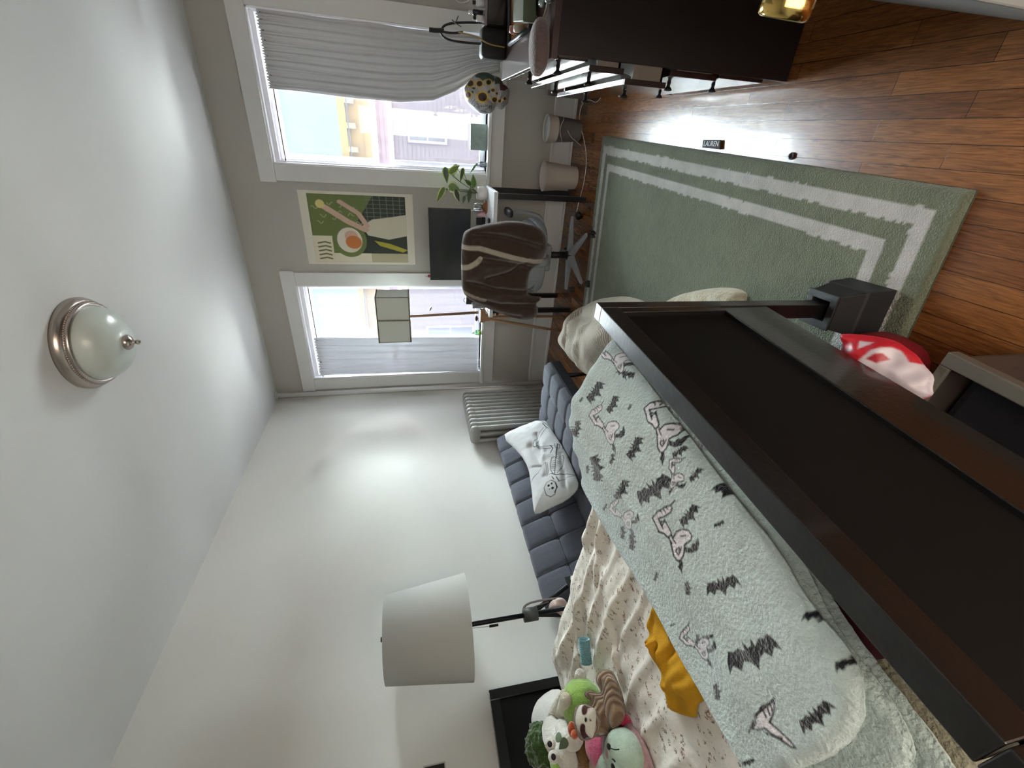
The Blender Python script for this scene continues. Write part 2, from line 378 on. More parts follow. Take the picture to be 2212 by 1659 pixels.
# door standing open beside the camera
droot = bpy.data.objects.new('door_1', None); COL.objects.link(droot)
dh, df = np.array([.452, 1.57, 0]), np.array([.205, .645, 0]); dd = nrm(df-dh); dn = np.array([dd[1], -dd[0], 0]); dn = dn if dn[0] < 0 else -dn
droot.location = dh; WL['door_1'] = tuple(dh); S(droot)
L_ = np.linalg.norm(df-dh)
def dbox(m, a0, a1, z0, z1, t0, t1):
    P = [dh+dd*a+dn*t+np.array([0, 0, z]) for z in (z0, z1) for a, t in ((a0, t0), (a1, t0), (a1, t1), (a0, t1))]
    return m.hexa(P)
m = dbox(MB(), 0, L_, .012, 2.03, -.036, 0); m.build('door_slab', mat('door_paint', (118, 121, 121), .45, var=.02), droot, bevel=.003)
kp = pz(1700, 12, .915)
# lathe of the knob along the door normal
kz = dn; kx = nrm(np.cross([0, 0, 1], kz)); ky = np.cross(kz, kx); KR = np.stack([kx, ky, kz], 1)
koff = kp-dn*.055; M_brass = mat('polished_brass', (214, 180, 105), .14, 1, var=.03)
MB().lathe([(0, 0), (.033, 0), (.034, .004), (.03, .009), (.014, .013), (.011, .02), (.011, .03), (.02, .036), (.029, .044), (.031, .056), (.0295, .066), (.026, .068), (.0245, .066), (.02, .064), (0, .064)], koff, KR, 40).build('door_knob', M_brass, droot)

# heating riser pipe in the corner
t = T('heating_pipe', (-2.33, 3.93, 0), 'white painted vertical heating pipe running floor to ceiling in the corner', 'pipe')
MB().tube([(-2.33, 3.925, 0), (-2.33, 3.925, CEIL)], .021, 20).build('pipe', M_trim, t)
MB().lathe([(.022, 0), (.04, 0), (.042, .006), (.022, .014)], (-2.33, 3.925, CEIL-.014)).build('ceiling_collar', M_trim, t)

# ------------------------------------------------------------------ outside
M_sid = mat('lavender_siding', (96, 90, 103), .8, var=.04, vs=1)
M_fas = mat('cream_fascia', (122, 104, 68), .8, var=.05, vs=1)
house = T('neighbour_house', (-1, 14, -3), 'pale lavender clapboard house across the street, behind both windows', 'house')
m = MB(); z = -4.0
while z < 2.2:
    m.hexa([(-13, 14, z), (9, 14, z), (9, 14.3, z), (-13, 14.3, z), (-13, 14.022, z+.118), (9, 14.022, z+.118), (9, 14.3, z+.118), (-13, 14.3, z+.118)]); z += .118
m.build('siding', M_sid, house)
m = MB(); m.bb((-13, 13.86, 2.22), (9, 14.3, 2.42)); m.bb((-13, 13.93, 2.42), (9, 14.3, 2.82)); m.bb((-13, 13.6, 2.82), (9, 14.3, 3.0))
m.build('cornice', M_fas, house)
for k in range(16, 28): MB().bb((-12.8+k*.55, 13.64, 2.60), (-12.68+k*.55, 13.93, 2.82)).build('bracket', mat('bracket_paint', (150, 130, 100), .8), house)
for (xa, xb, za, zb) in ((-.32, .22, .28, 1.22), (-4.3, -3.6, -.6, .9), (-2.4, -1.7, -.6, .9), (-6.6, -5.9, -.6, .9)):
    f = MB(); e = .07
    for q in (((xa-e, 13.93, za-e), (xb+e, 14.1, za)), ((xa-e, 13.93, zb), (xb+e, 14.1, zb+e)), ((xa-e, 13.93, za), (xa, 14.1, zb)), ((xb, 13.93, za), (xb+e, 14.1, zb)), ((xa, 13.96, (za+zb)/2-.02), (xb, 14.1, (za+zb)/2+.02))): f.bb(*q)
    fo = f.build('window_frame', mat('far_window_paint', (116, 111, 124), .7), house)
    MB().bb((xa, 13.985, za), (xb, 14.0, zb)).build('window_pane', mat('far_glass', (60, 66, 84), .2), fo)
for zz, sag, lb in ((2.3, .10, 'higher of two dark overhead wires crossing in front of the lavender house'), (1.9, .14, 'lower of two dark overhead wires crossing in front of the lavender house')):
    t = MB(); t.tube([(-8+k*1.2, 9.5, zz+.25-sag*math.sin(PI*k/14)*2) for k in range(15)], .012, 6)
    tag(t.build('utility_wire', mat('black_cable', (30, 30, 32), .5)), lb, 'wire', 'overhead wires')

# ------------------------------------------------------------------ curtains
M_curt = cloth_trans('linen_curtain', (200, 200, 202), .08)
M_curl = cloth_trans('pale_curtain', (222, 224, 230), .12)
M_sheer = cloth_trans('sheer_voile', (226, 224, 244), .28, .965)
M_rod = mat('rod_metal', (120, 118, 112), .35, .9)
RZ = py(618, 350, BW+.018)[2]
def rod(x0, x1, z, y, label):
    t = T('curtain_rod', ((x0+x1)/2, y, z), label, 'curtain rod')
    MB().tube([(x0+.012, y, z), (x1-.012, y, z)], .005, 10).build('rod', M_rod, t)
    for xx in (x0+.012, x1-.024): MB().tube([(xx, y, z), (xx+.012, y, z)], .011, 12).build('end_cap', M_trim, t)
rod(WINS[0][0], WINS[0][1], RZ, BW+.016, 'thin tension rod across the top of the right window')
rod(WINS[1][0], WINS[1][1], RZ, BW+.016, 'thin tension rod across the top of the left window')
def curtain(name, edge, z0, y, mt, label, gather, seed, amp=.018, cat='curtain', nf=9, ruff=.02, hem=None, nu=150, nv=90, bulge=None):
    V = []
    for j in range(nv+1):
        v = j/nv; z = z0+ruff+(edge(v)[2]-z0-ruff)*v; xa, xb, _ = edge(v)
        for i in range(nu+1):
            u = i/nu; ph = u*nf*2*PI
            g = math.exp(-v*gather)
            f = math.sin(ph+1.5*vn(u*3, v*1.5, seed))*.5+.6*vn(u*nf*.9, v*1.2, seed+5)
            g2 = math.sin(ph*2.7+seed)*.35*g+vn(u*40, v*3, seed)*.5*g
            yy = y-amp*(f*(.45+.55*(1-g*.5))+g2)-(bulge(u, v) if bulge else 0)
            if hem and v > hem: yy -= .002
            V.append((xa+(xb-xa)*u+.006*vn(u*6, v*4, seed+9), yy, z+(.006*math.sin(u*170) if j < 2 else 0)))
    m = MB(); m.sheet(V, nu, nv, .0022)
    return tag(m.build(name, mt), label, cat)
def e_right(v):
    xa = np.interp(v, [0, .55, .70, .80, .88, 1], [.165, .150, .180, .25, .33, .39]); xb = np.interp(v, [0, .8, 1], [.600, .600, .585])
    return xa, xb, np.interp(v, [0, 1], [.66, .66])
curtain('curtain', e_right, RZ, BW+.004, M_curt, 'grey linen curtain drawn to the right of the right window, gathered behind a balloon', 7, 2.2, .017, bulge=lambda u, v: .085*max(0, v-.72)/.28)
xl0, xl1 = py(690, 729, BW+.004)[0], py(700, 809, BW+.004)[0]
xb0, xb1 = py(1036, 729, BW+.004)[0], py(1036, 800, BW+.004)[0]
curtain('curtain', lambda v: (xl1*(1-v)+xb1*v, xl0*(1-v)+xb0*v, .742), RZ, BW+.004, M_curl, 'pale grey curtain pushed to the left of the left window, behind the drum lamp', 7, 8.3, .018, nf=5, hem=.93)
curtain('sheer_curtain', lambda v: (WINS[0][0]+.02, WINS[0][1]-.02, .735), RZ, BW+.045, M_sheer, 'white sheer voile panel behind the linen curtain of the right window', 9, 14.1, .010, 'sheer curtain', nf=7, ruff=.025)
curtain('sheer_curtain', lambda v: (WINS[1][0]+.02, WINS[1][1]-.02, .735), RZ, BW+.045, cloth_trans('sheer_voile_folded', (226, 224, 244), .28, .93), 'white sheer voile panel with deep folds in the left window', 6, 23.7, .020, 'sheer curtain', nf=12, ruff=.025)

# ================================================================== RUG and small things on the floor
def lerp(a, b, t): return np.array(a)*(1-t)+np.array(b)*t
RA, RB, RC, RD = (.033, 3.30), (-.044, .895), (-1.50, .79), (-1.47, 3.16)   # right-far, right-near, left-near, left-far
M_rug = mat('cut_pile_rug', (120, 128, 108), .95, var=.10, vs=14, bump=1.0, bs=190, attr=True, sheen=.3, spec=.1)
Lw, Ll = 1.47, 2.40; nu, nv = 210, 340; V = []; Cc = []
for j in range(nv+1):
    for i in range(nu+1):
        u, v = i/nu, j/nv; p = lerp(lerp(RA, RB, v), lerp(RD, RC, v), u)
        e = min(u*Lw, (1-u)*Lw, v*Ll, (1-v)*Ll)+.005*vn(u*Lw, v*Ll, 1, 26)+.003*vn(u*Lw, v*Ll, 2, 70)
        Cc.append(LIN((176, 175, 172)) if (.058 < e < .106 or .158 < e < .202) else LIN((100, 107, 88)))
        ee = min(u*Lw, (1-u)*Lw, v*Ll, (1-v)*Ll); dpt = .004*(.058 < e < .202)
        V.append((p[0], p[1], .004+.018*min(1, ee/.012)**.5+.0022*vn(p[0], p[1], 4, 60)+.0015*vn(p[0], p[1], 5, 140)))
m = MB(); F = [(j*(nu+1)+i, (j+1)*(nu+1)+i, (j+1)*(nu+1)+i+1, j*(nu+1)+i+1) for j in range(nv) for i in range(nu)]
F = [f[::-1] for f in F]
m.add(V, F, Cc)
rug = T('area_rug', (-.75, 2, 0), 'sage green pile rug with two cream border stripes on the oak floor', 'rug')
m.build('pile', M_rug, rug, attr=True)
q = [RA, RB, RC, RD]; m = MB(); m.hexa([(a, b, .0005) for a, b in (RD, RC, RB, RA)]+[(a, b, .006) for a, b in (RD, RC, RB, RA)]); m.build('backing', mat('rug_backing', (60, 62, 52), .9), rug)
M_white_ink = mat('white_thread', (205, 208, 210), .7); M_blackcloth = mat('black_label', (26, 28, 32), .7, bump=.2, bs=400)
c4 = [pz(x, y, .012) for x, y in ((1516, 319), (1519, 301.5), (1556, 302), (1555, 323))]
lab = MB().hexa([tuple(c-np.array([0, 0, .004])) for c in c4]+[tuple(c) for c in c4]).build('label_patch', M_blackcloth, rug)
def text(body, name, m, loc, right, up, size, parent=None, th=.0006, font=None):
    cu = bpy.data.curves.new(name, 'FONT'); cu.body = body; cu.size = size; cu.extrude = th/2; cu.align_x = 'CENTER'; cu.align_y = 'CENTER'; cu.resolution_u = 3
    tmp = bpy.data.objects.new(name+'_tmp', cu); COL.objects.link(tmp); dg = bpy.context.evaluated_depsgraph_get()
    me = bpy.data.meshes.new_from_object(tmp.evaluated_get(dg)); bpy.data.objects.remove(tmp)
    V = np.empty(len(me.vertices)*3); me.vertices.foreach_get('co', V); V = V.reshape(-1, 3)
    r = nrm(right); u = nrm(np.array(up)-r*np.dot(up, r)); n = np.cross(r, u)
    W_ = np.array(loc)+V[:, :1]*r+V[:, 1:2]*u+V[:, 2:3]*n
    F = [tuple(p.vertices) for p in me.polygons]; bpy.data.meshes.remove(me)
    return MB().add(W_, F, None, False).build(name, m, parent)
cc = pz(1536, 311.0, .0165); rgt = pz(1556, 312, .0135)-pz(1516, 311, .0135); upv = pz(1536, 300, .0135)-pz(1536, 322, .0135)
text('LAUREN', 'label_text', M_white_ink, cc, rgt, upv, np.linalg.norm(rgt)*.215, lab)
M_blk = mat('black_rubber', (16, 16, 17), .5)
p = pz(1710, 337, .004); tag(MB().lathe([(.0075, -.003), (.012, -.003), (.012, .003), (.0075, .003), (.0075, -.003)], p, n=20).build('rubber_grommet', M_blk), 'tiny black rubber ring on the glossy floor beside the rug', 'ring')
p = pz(1271, 457, .0025); tag(MB().tube([p+np.array([.034*math.cos(a), .026*math.sin(a), 0]) for a in np.linspace(0, 2*PI, 26)], .0022, 8).build('hair_tie', M_blk), 'thin black hair tie on the floor behind the rug edge', 'hair tie')
M_wcord = mat('white_cord', (214, 208, 200), .5); M_bcord = mat('black_cord', (20, 20, 22), .5)
def smooth3(P, it=3):
    P = np.array(P, float)
    for _ in range(it):
        Q = np.empty((2*len(P)-2, 3)); Q[0::2] = .75*P[:-1]+.25*P[1:]; Q[1::2] = .25*P[:-1]+.75*P[1:]; P = np.vstack([P[:1], Q, P[-1:]])
    return P
pts = [pz(x, y, .006) for x, y in ((1310, 173), (1302, 205), (1288, 224), (1272, 213), (1255, 226), (1250, 262), (1262, 300), (1268, 345), (1262, 395), (1253, 425), (1243, 470))]
tag(MB().tube(smooth3(pts), .0028, 8).build('power_cord', M_wcord), 'white power cord winding along the floor past both waste bins', 'cord')

# waste bins by the back wall
def bin_(name, cx, cy, h, rt, rb, bands, label, liner=None, tilt=0):
    t = T(name, (cx, cy, 0), label, 'waste bin')
    th = .004; prof = [(0, .004), (rb, .004), (rb+.004, .0), (rb+.002, .004)]
    m = MB(); m.lathe([(0, .0), (rb, .0), (rb+.001, .006), (rt, h), (rt+.003, h+.003), (rt-th, h+.001), (rb-th, .01), (0, .01)], (cx, cy, 0), n=48)
    m.build('bin_body', bands, t); return t
b1 = py(1250, 382, 3.80); M_binw = mat('matte_white_plastic', (196, 188, 180), .5, var=.01)
bin_('waste_bin', -.285, 3.80, .275, .112, .085, M_binw, 'off-white open round waste bin standing beside the black desk leg')
t = bin_('waste_bin', .055, 3.84, .20, .092, .075, mat('grey_plastic', (112, 110, 110), .55), 'small grey waste bin with a white top section, nearer to the dresser')
MB().lathe([(.0925, .198), (.099, .275), (.101, .278), (.095, .278), (.088, .20)], (.055, 3.84, 0), n=48).build('top_section', M_binw, t)
MB().lathe([(.0, .262), (.088, .262), (.092, .268), (.0, .268)], (.055, 3.84, 0), n=48).build('swing_lid', mat('pale_lid', (190, 196, 196), .4), t)
MB().tube(smooth3([(.055+.1*math.cos(a), 3.84+.1*math.sin(a), .175+.02*math.sin(3*a)) for a in np.linspace(-2.6, -.3, 9)]+[(.02, 3.735, .12), (-.03, 3.74, .03), (-.045, 3.735, .008)]), .002, 6).build('cord_loop', M_wcord, t)

# ================================================================== DESK
DK = T('desk', (-.885, 3.72, 0), 'small white topped desk with black legs against the wall between the windows', 'desk')
M_desktop = mat('white_laminate', (214, 216, 220), .4, var=.01); M_blkmetal = mat('black_metal', (22, 22, 25), .38, .3)
DX0, DX1, DY0, DY1, DZ = -1.385, -.385, 3.475, 3.955, .74
MB().bb((DX0, DY0, DZ-.03), (DX1, DY1, DZ)).build('tabletop', M_desktop, DK, bevel=.002)
for x in (DX0+.05, DX1-.03):
    for y in (DY0+.03, DY1-.06): MB().bb((x-.019, y-.019, 0), (x+.019, y+.019, DZ-.03)).build('leg', M_blkmetal, DK, bevel=.002)
for x in (DX0+.05, DX1-.03): MB().bb((x-.015, DY0+.05, DZ-.06), (x+.015, DY1-.08, DZ-.03)).build('side_brace', M_blkmetal, DK, bevel=.002)
# monitor
mon = T('computer_monitor', (-.84, 3.76, DZ), 'black flat monitor on the white desk below the green poster', 'monitor')
MX0, MX1, MZ0, MZ1 = -1.128, -.547, .885, 1.222
MB().bb((MX0, 3.70, MZ0), (MX1, 3.725, MZ1)).build('bezel', mat('black_plastic', (17, 17, 19), .45), mon, bevel=.003)
MB().bb((MX0+.006, 3.6985, MZ0+.014), (MX1-.006, 3.70, MZ1-.006)).build('screen', mat('dark_screen', (14, 15, 19), .28, coat=.3), mon)
MB().bb((-.90, 3.725, .93), (-.78, 3.76, 1.1)).build('rear_housing', mat('black_plastic', (17, 17, 19), .45), mon, bevel=.01)
m = MB(); m.bb((-.865, 3.755, DZ+.01), (-.815, 3.775, 1.05)); m.build('stand_neck', mat('silver_plastic', (140, 142, 145), .4, .5), mon, bevel=.004)
MB().bb((-.96, 3.68, DZ), (-.72, 3.87, DZ+.012)).build('stand_base', mat('silver_plastic', (140, 142, 145), .4, .5), mon, bevel=.005)
ch = py(922, 597, 3.70); t = T('cherry_ornament', (ch[0], 3.708, MZ1), 'tiny red cherry ornament perched on the left top corner of the monitor', 'ornament')
MB().ell((ch[0], 3.708, MZ1+.011), (.012, .012, .011)).build('cherry', mat('cherry_red', (170, 40, 36), .3), t)
MB().tube([(ch[0], 3.708, MZ1+.02), (ch[0]-.006, 3.708, MZ1+.032), (ch[0]+.004, 3.708, MZ1+.042)], .0012, 6).build('stem', mat('stem_brown', (60, 50, 40), .6), t)
# things on the desk
t = T('phone_dock', (-.66, 3.86, DZ), 'small black phone dock on the desk under the right part of the monitor', 'dock')
MB().bb((-.70, 3.84, DZ), (-.63, 3.88, DZ+.02)).build('dock_base', M_blk, t, bevel=.003)
MB().bb((-.695, 3.862, DZ+.02), (-.635, 3.872, DZ+.075)).build('dock_back', M_blk, t, bevel=.003)
tag(MB().bb((-.80, 3.60, DZ), (-.60, 3.66, DZ+.012)).build('remote_control', M_blk, bevel=.004), 'flat black remote lying on the desk in front of the monitor', 'remote')
a = py(1012, 657, 3.78); b = py(1043, 669, 3.78)
t = T('desk_speaker', (-1.335, 3.80, DZ), 'small black box on the left end of the desk beside the wooden lamp', 'speaker')
MB().bb((-1.375, 3.77, DZ), (-1.30, 3.84, DZ+.165)).build('speaker_body', M_blk, t, bevel=.006)
MB().tube([(-1.34+.02*math.cos(a_), 3.79, DZ+.165+.02*math.sin(a_)) for a_ in np.linspace(0, PI, 9)], .0025, 6).build('wire_loop', M_blk, t)
tag(MB().bb((-1.375, 3.66, DZ), (-1.345, 3.76, DZ+.12)).build('storage_case', mat('grey_woven', (128, 126, 128), .8, var=.3, vs=90), bevel=.008), 'grey mottled upright case at the left edge of the desk', 'case')
# coaster, glass, pot and plant
gl = pz(1046, 446, DZ+.02)
t = T('drinking_glass', (gl[0], gl[1], DZ+.012), 'short drinking glass with a straw and brown drink at the right end of the desk', 'glass')
M_clear = glass_mat('clear_glass', (240, 244, 244), .85)
gx, gy = gl[0]-.005, gl[1]
tag(MB().lathe([(0, 0), (.05, 0), (.052, .004), (.052, .010), (0, .010)], (gx, gy, DZ), n=32).build('cork_coaster', mat('cork', (150, 96, 62), .8, var=.2, vs=60)), 'round brown coaster under the drinking glass on the desk', 'coaster')
MB().lathe([(0, .012), (.030, .012), (.037, .105), (.0385, .105), (.0315, .010), (0, .010)], (gx, gy, DZ), n=32).build('tumbler', M_clear, t)
MB().lathe([(0, .014), (.0295, .014), (.0322, .045), (0, .045)], (gx, gy, DZ), n=28).build('drink', mat('brown_drink', (150, 92, 60), .1, trans=.0), t)
MB().tube([(gx+.01, gy, DZ+.02), (gx-.045, gy-.01, DZ+.165)], .003, 8).build('straw', mat('pale_straw', (215, 215, 215), .4), t)
t2 = tag(MB().ell((gx-.055, gy+.01, DZ+.03), (.022, .025, .03)).ell((gx-.062, gy+.012, DZ+.055), (.013, .015, .016)).build('pink_figurine', mat('pink_glaze', (214, 170, 178), .35)), 'small pink and white figurine left of the drinking glass', 'figurine')
px_, py_ = -.435, 3.80
t = T('potted_plant', (px_, py_, DZ), 'leafy green and cream pothos in a white pot at the right end of the desk', 'plant')
MB().lathe([(0, 0), (.038, 0), (.052, .03), (.05, .075), (.046, .085), (.042, .08), (.04, .03), (0, .02)], (px_, py_, DZ), n=32).build('pot', mat('white_ceramic', (212, 208, 204), .3), t)
M_leafA = mat('variegated_leaf', (80, 110, 50), .4, attr=True, var=.12, vs=40)
M_stem = mat('plant_stem', (74, 92, 52), .6)
def leaf(m, base, tip, w, nrmv, cols, fold=.25, curl=.0):
    base = np.array(base); tip = np.array(tip); a = tip-base; Lh = np.linalg.norm(a); a /= Lh; nv_ = nrm(np.array(nrmv)-a*np.dot(nrmv, a)); s = np.cross(a, nv_)
    V = []; C_ = []; n1, n2 = 16, 10
    for i in range(n1+1):
        u = i/n1; ww = w*(math.sin(PI*min(1, u**.62))**.9)*(1-.25*u); xx = u*Lh-(.10*Lh*(1-u)**3 if u < .3 else 0)
        for k in range(n2+1):
            v = k/n2*2-1; V.append(base+a*(xx-(abs(v)**2)*.05*Lh*(u < .35))+s*v*ww+nv_*(-fold*abs(v)*ww+curl*u*u*Lh))
            C_.append(LIN(cols[1]) if abs(v) > .72+.15*vn(u*5, v*3, w*99) or u > .96 else LIN(cols[0])*(1+.25*vn(u*6, v*5, 3)))
    V = np.array(V).reshape(n1+1, n2+1, 3)
    return m.sheet(V.reshape(-1, 3), n2, n1, .001, np.array(C_))
LV = [((973, 372), (993, 357), 3.80, .028, ((96, 120, 48), (190, 205, 96)), (0, -1, .2)),
      ((962, 365), (966, 397), 3.78, .030, ((66, 82, 76), (178, 200, 90)), (-.3, -1, .1)),
      ((985, 358), (978, 385), 3.82, .026, ((150, 170, 190), (220, 225, 190)), (.6, -1, 0)),
      ((1000, 366), (994, 394), 3.80, .020, ((52, 60, 46), (196, 206, 120)), (.6, -1, 0)),
      ((972, 402), (995, 412), 3.74, .046, ((92, 116, 62), (205, 212, 150)), (0, -1, .3)),
      ((958, 408), (943, 437), 3.76, .026, ((86, 108, 50), (200, 210, 120)), (.2, -1, .2)),
      ((985, 412), (993, 437), 3.74, .030, ((50, 62, 56), (206, 210, 150)), (0, -1, -.4)),
      ((1024, 402), (1022, 376), 3.74, .024, ((78, 112, 46), (110, 140, 60)), (0, -1, 0)),
      ((1015, 412), (1012, 440), 3.82, .024, ((70, 90, 70), (120, 140, 100)), (0, -1, 0)),
      ((1003, 425), (1000, 440), 3.84, .018, ((80, 104, 84), (140, 160, 130)), (0, -1, .3)),
      ((1016, 398), (1004, 388), 3.84, .020, ((60, 82, 44), (120, 140, 70)), (0, -1, .3))]
rootp = np.array([px_, py_, DZ+.08])
for (b_, e_, Y_, w_, cl, nn) in LV:
    B_, E_ = py(b_[0], b_[1], Y_), py(e_[0], e_[1], Y_)
    leaf(MB(), B_, E_, w_, nn, cl, .2, -.05).build('leaf', M_leafA, t, attr=True)
    mid = (B_+rootp)/2+np.array([.0, 0, .03]); MB().tube(smooth3([rootp, mid, B_]), .0022, 6).build('stem', M_stem, t)
# items on the window sills
v1 = py(1041, 295, BW-.005)
t = T('propagation_jar', (-.235, BW-.012, ZB), 'clear jar holding a small green cutting on the right window sill', 'jar')
MB().lathe([(0, 0), (.02, 0), (.022, .05), (.014, .065), (.014, .085), (.0125, .085), (.0205, .05), (0, .003)], (-.235, BW-.012, ZB), n=24).build('jar', M_clear, t)
for k in range(3):
    a_ = np.array([-.235, BW-.012, ZB+.08]); e_ = a_+np.array([-.02-.02*k, -.01, .03+.012*k]); leaf(MB(), a_+(e_-a_)*.3, e_+np.array([-.01, 0, .005]), .008, (0, -1, .3), ((70, 120, 70), (90, 140, 90)), .1).build('leaf', M_leafA, t, attr=True)
tag(MB().bb((-.135, BW+.008, ZB), (.052, BW+.032, ZB+.135)).build('small_box', mat('frosted_card', (140, 156, 152), .6, var=.15, vs=25), bevel=.003), 'grey-green box standing on the right window sill under the balloon side', 'box')
t = T('spray_bottle', (-1.73, BW-.015, ZB), 'small clear bottle with lime green liquid on the left window sill', 'bottle')
MB().lathe([(0, 0), (.024, 0), (.026, .01), (.026, .055), (.01, .075), (.01, .09), (0, .09)], (-1.74, BW-.015, ZB), n=24).build('bottle_body', glass_mat('tinted_plastic', (190, 225, 215), .8), t)
MB().lathe([(0, .002), (.022, .002), (.022, .030), (0, .030)], (-1.74, BW-.015, ZB), n=24).build('liquid', mat('lime_liquid', (178, 205, 60), .2), t)
t = T('key_ring', (-1.60, BW-.02, ZB), 'silver key ring with a tag on the left window sill', 'key ring')
MB().tube([(-1.60+.018*math.cos(a_), BW-.02+.004*math.sin(a_), ZB+.02+.018*math.sin(a_)) for a_ in np.linspace(0, 2*PI, 22)], .002, 6).build('ring', M_rod, t)
MB().bb((-1.655, BW-.03, ZB), (-1.62, BW-.01, ZB+.004)).build('tag', M_rod, t)

# ================================================================== OFFICE CHAIR
hx, hy = -.825, 3.395
chx = T('office_chair', (hx, hy, 0), 'grey swivel office chair on castors at the desk, under a brown jacket', 'chair')
M_chg = mat('grey_chair_plastic', (128, 132, 138), .38, var=.02); M_chf = mat('grey_chair_fabric', (104, 106, 110), .8, bump=.3, bs=300)
for k in range(5):
    a_ = math.radians(-119+72*k); d_ = np.array([math.cos(a_), math.sin(a_), 0]); s_ = np.array([-d_[1], d_[0], 0]); c_ = np.array([hx, hy, 0])
    P = []
    for (r_, w_, z0, z1) in ((.03, .03, .085, .135), (.31, .017, .072, .094)):
        P.append([c_+d_*r_-s_*w_+np.array([0, 0, z0]), c_+d_*r_+s_*w_+np.array([0, 0, z0]), c_+d_*r_+s_*w_*.6+np.array([0, 0, z1]), c_+d_*r_-s_*w_*.6+np.array([0, 0, z1])])
    V = P[0]+P[1]; arm = MB().add(V, [(0, 1, 2, 3), (7, 6, 5, 4), (0, 4, 5, 1), (1, 5, 6, 2), (2, 6, 7, 3), (3, 7, 4, 0)], None, False).build('base_arm', M_chg, chx, bevel=.007)
    e_ = c_+d_*.315; R_ = np.stack([d_, np.cross([0, 0, 1], d_), [0, 0, 1]], 1); wv = math.radians(-119+72*k+40); ax = np.array([math.cos(wv), math.sin(wv), 0])
    cs = MB()
    for sgn in (-1, 1): cs.tube([e_+ax*.006*sgn+np.array([0, 0, .028]), e_+ax*.021*sgn+np.array([0, 0, .028])], [.028, .025], 22)
    cs.build('castor', M_blk, chx)
MB().tube([(hx, hy, .13), (hx, hy, .30)], .025, 20).tube([(hx, hy, .08), (hx, hy, .14)], .036, 20).build('gas_lift', M_blk, chx)
MB().box((hx, hy, .335), (.2, .26, .06)).build('tilt_mechanism', M_chg, chx, bevel=.015)
m = MB(); m.ell((hx, hy+.02, .41), (.265, .25, .055), e=.55, n=40, m=16); m.build('seat_pan', M_chg, chx)
MB().ell((hx, hy+.02, .45), (.25, .24, .05), e=.5, n=40, m=16).build('seat_cushion', M_chf, chx)
# backrest with its curved spine, seen below the jacket
SB = [(x, z) for x, z in ((-.20, .46), (-.235, .60), (-.22, .86), (-.15, .98), (.15, .98), (.22, .86), (.235, .60), (.20, .46), (.10, .40), (-.10, .40))]
m = puff(np.array(SB)+[hx, 0], (0, 3.165, 0), (1, 0, 0), (0, 0, 1), (0, -1, 0), .02, .02, .02, .04, base=(128, 132, 138), front=lambda P: -.02*((P[:, 0]-hx)/.2)**2); m.build('backrest', M_chg, chx)
MB().tube(smooth3([(hx, hy-.05, .33), (hx, 3.20, .34), (hx, 3.13, .42), (hx, 3.135, .60)]), .035, 14, flat=.5).build('back_spine', M_chg, chx)
m = MB()
for sgn in (-1, 1): MB().tube(smooth3([(hx+sgn*.10, hy, .345), (hx+sgn*.28, hy+.01, .36), (hx+sgn*.315, hy+.01, .48), (hx+sgn*.31, hy, .62)]), .016, 10).build('arm_post', M_chg, chx)
for sgn in (-1, 1): MB().ell((hx+sgn*.31, hy+.02, .635), (.032, .11, .022), e=.7).build('armrest', M_blk, chx)
# jacket over the back
JY = 3.085; p0, U_, V_, N_, f_ = plane((hx, JY, .7), (0, -1, .05))
OJ = [(1000, 503), (1012, 494), (1045, 484), (1085, 477), (1125, 477), (1160, 488), (1178, 505), (1181, 530), (1178, 548), (1168, 572), (1148, 578), (1141, 600), (1138, 632), (1150, 640), (1168, 640), (1170, 646), (1156, 655), (1164, 668), (1157, 684), (1142, 690), (1118, 689), (1080, 677), (1042, 662), (1010, 645), (998, 628), (996, 590), (996, 540)]
J2 = np.array([f_(x, y) for x, y in OJ])
def jp(P):
    B_ = (58, 43, 36); P.C[:] = LIN(B_)
    for x in range(len(P.P)):
        pass
    for sh, pts, w in (((168, 160, 146), ((996, 531), (1033, 533), (1090, 548), (1137, 559), (1176, 563)), 9.5), ((168, 160, 146), ((996, 576), (1014, 571), (1026, 564), (1036, 555)), 9.5), ((150, 142, 130), ((996, 627), (1014, 633), (1034, 641), (1046, 644)), 7)):
        q = [f_(*a) for a in pts]; ww = w*.00345; P.stroke(q, ww, sh)
        for o in (-.3, 0, .3): P.stroke([(a[0]+o*ww*.15, a[1]+o*ww) if abs(q[-1][0]-q[0][0]) > abs(q[-1][1]-q[0][1]) else (a[0]+o*ww, a[1]) for a in q], ww*.07, (128, 118, 106))
    P.stroke([f_(1177, 545), f_(1170, 569)], .012, (158, 150, 138)); P.stroke([f_(1169, 640), f_(1157, 656)], .008, (158, 150, 138))
jf = [[(1037, 556), (1090, 562), (1140, 574)], [(1020, 500), (1080, 505), (1165, 528)], [(1030, 640), (1080, 655), (1150, 655)], [(1050, 600), (1100, 585), (1140, 560)], [(1005, 650), (1060, 672), (1120, 680)], [(1010, 606), (1070, 620), (1130, 625)]]
jf = [[np.array(f_(*a)) for a in l] for l in jf]
def jfront(P):
    h = .018*np.sin((P[:, 0]+.35*P[:, 1])*26)*.5
    for k, l in enumerate(jf):
        D = np.full(len(P), 9.)
        for a, b in zip(l[:-1], l[1:]):
            d = b-a; t_ = np.clip(((P-a) @ d)/(d @ d), 0, 1); D = np.minimum(D, np.linalg.norm(P-(a+t_[:, None]*d), axis=1))
        h = h-.022*np.exp(-(D/.016)**2)
    return h
m = puff(J2, p0, U_, V_, N_, .06, .025, .0055, .07, front=jfront, paint=jp, base=(58, 43, 36), wr=.012, ws=9)
tag(m.build('jacket', mat('brown_fleece', (58, 43, 36), .95, attr=True, var=.10, vs=30, bump=.5, bs=260, sheen=.35, spec=.15), attr=True), 'brown fleece jacket with cream stripes draped over the office chair back', 'jacket')

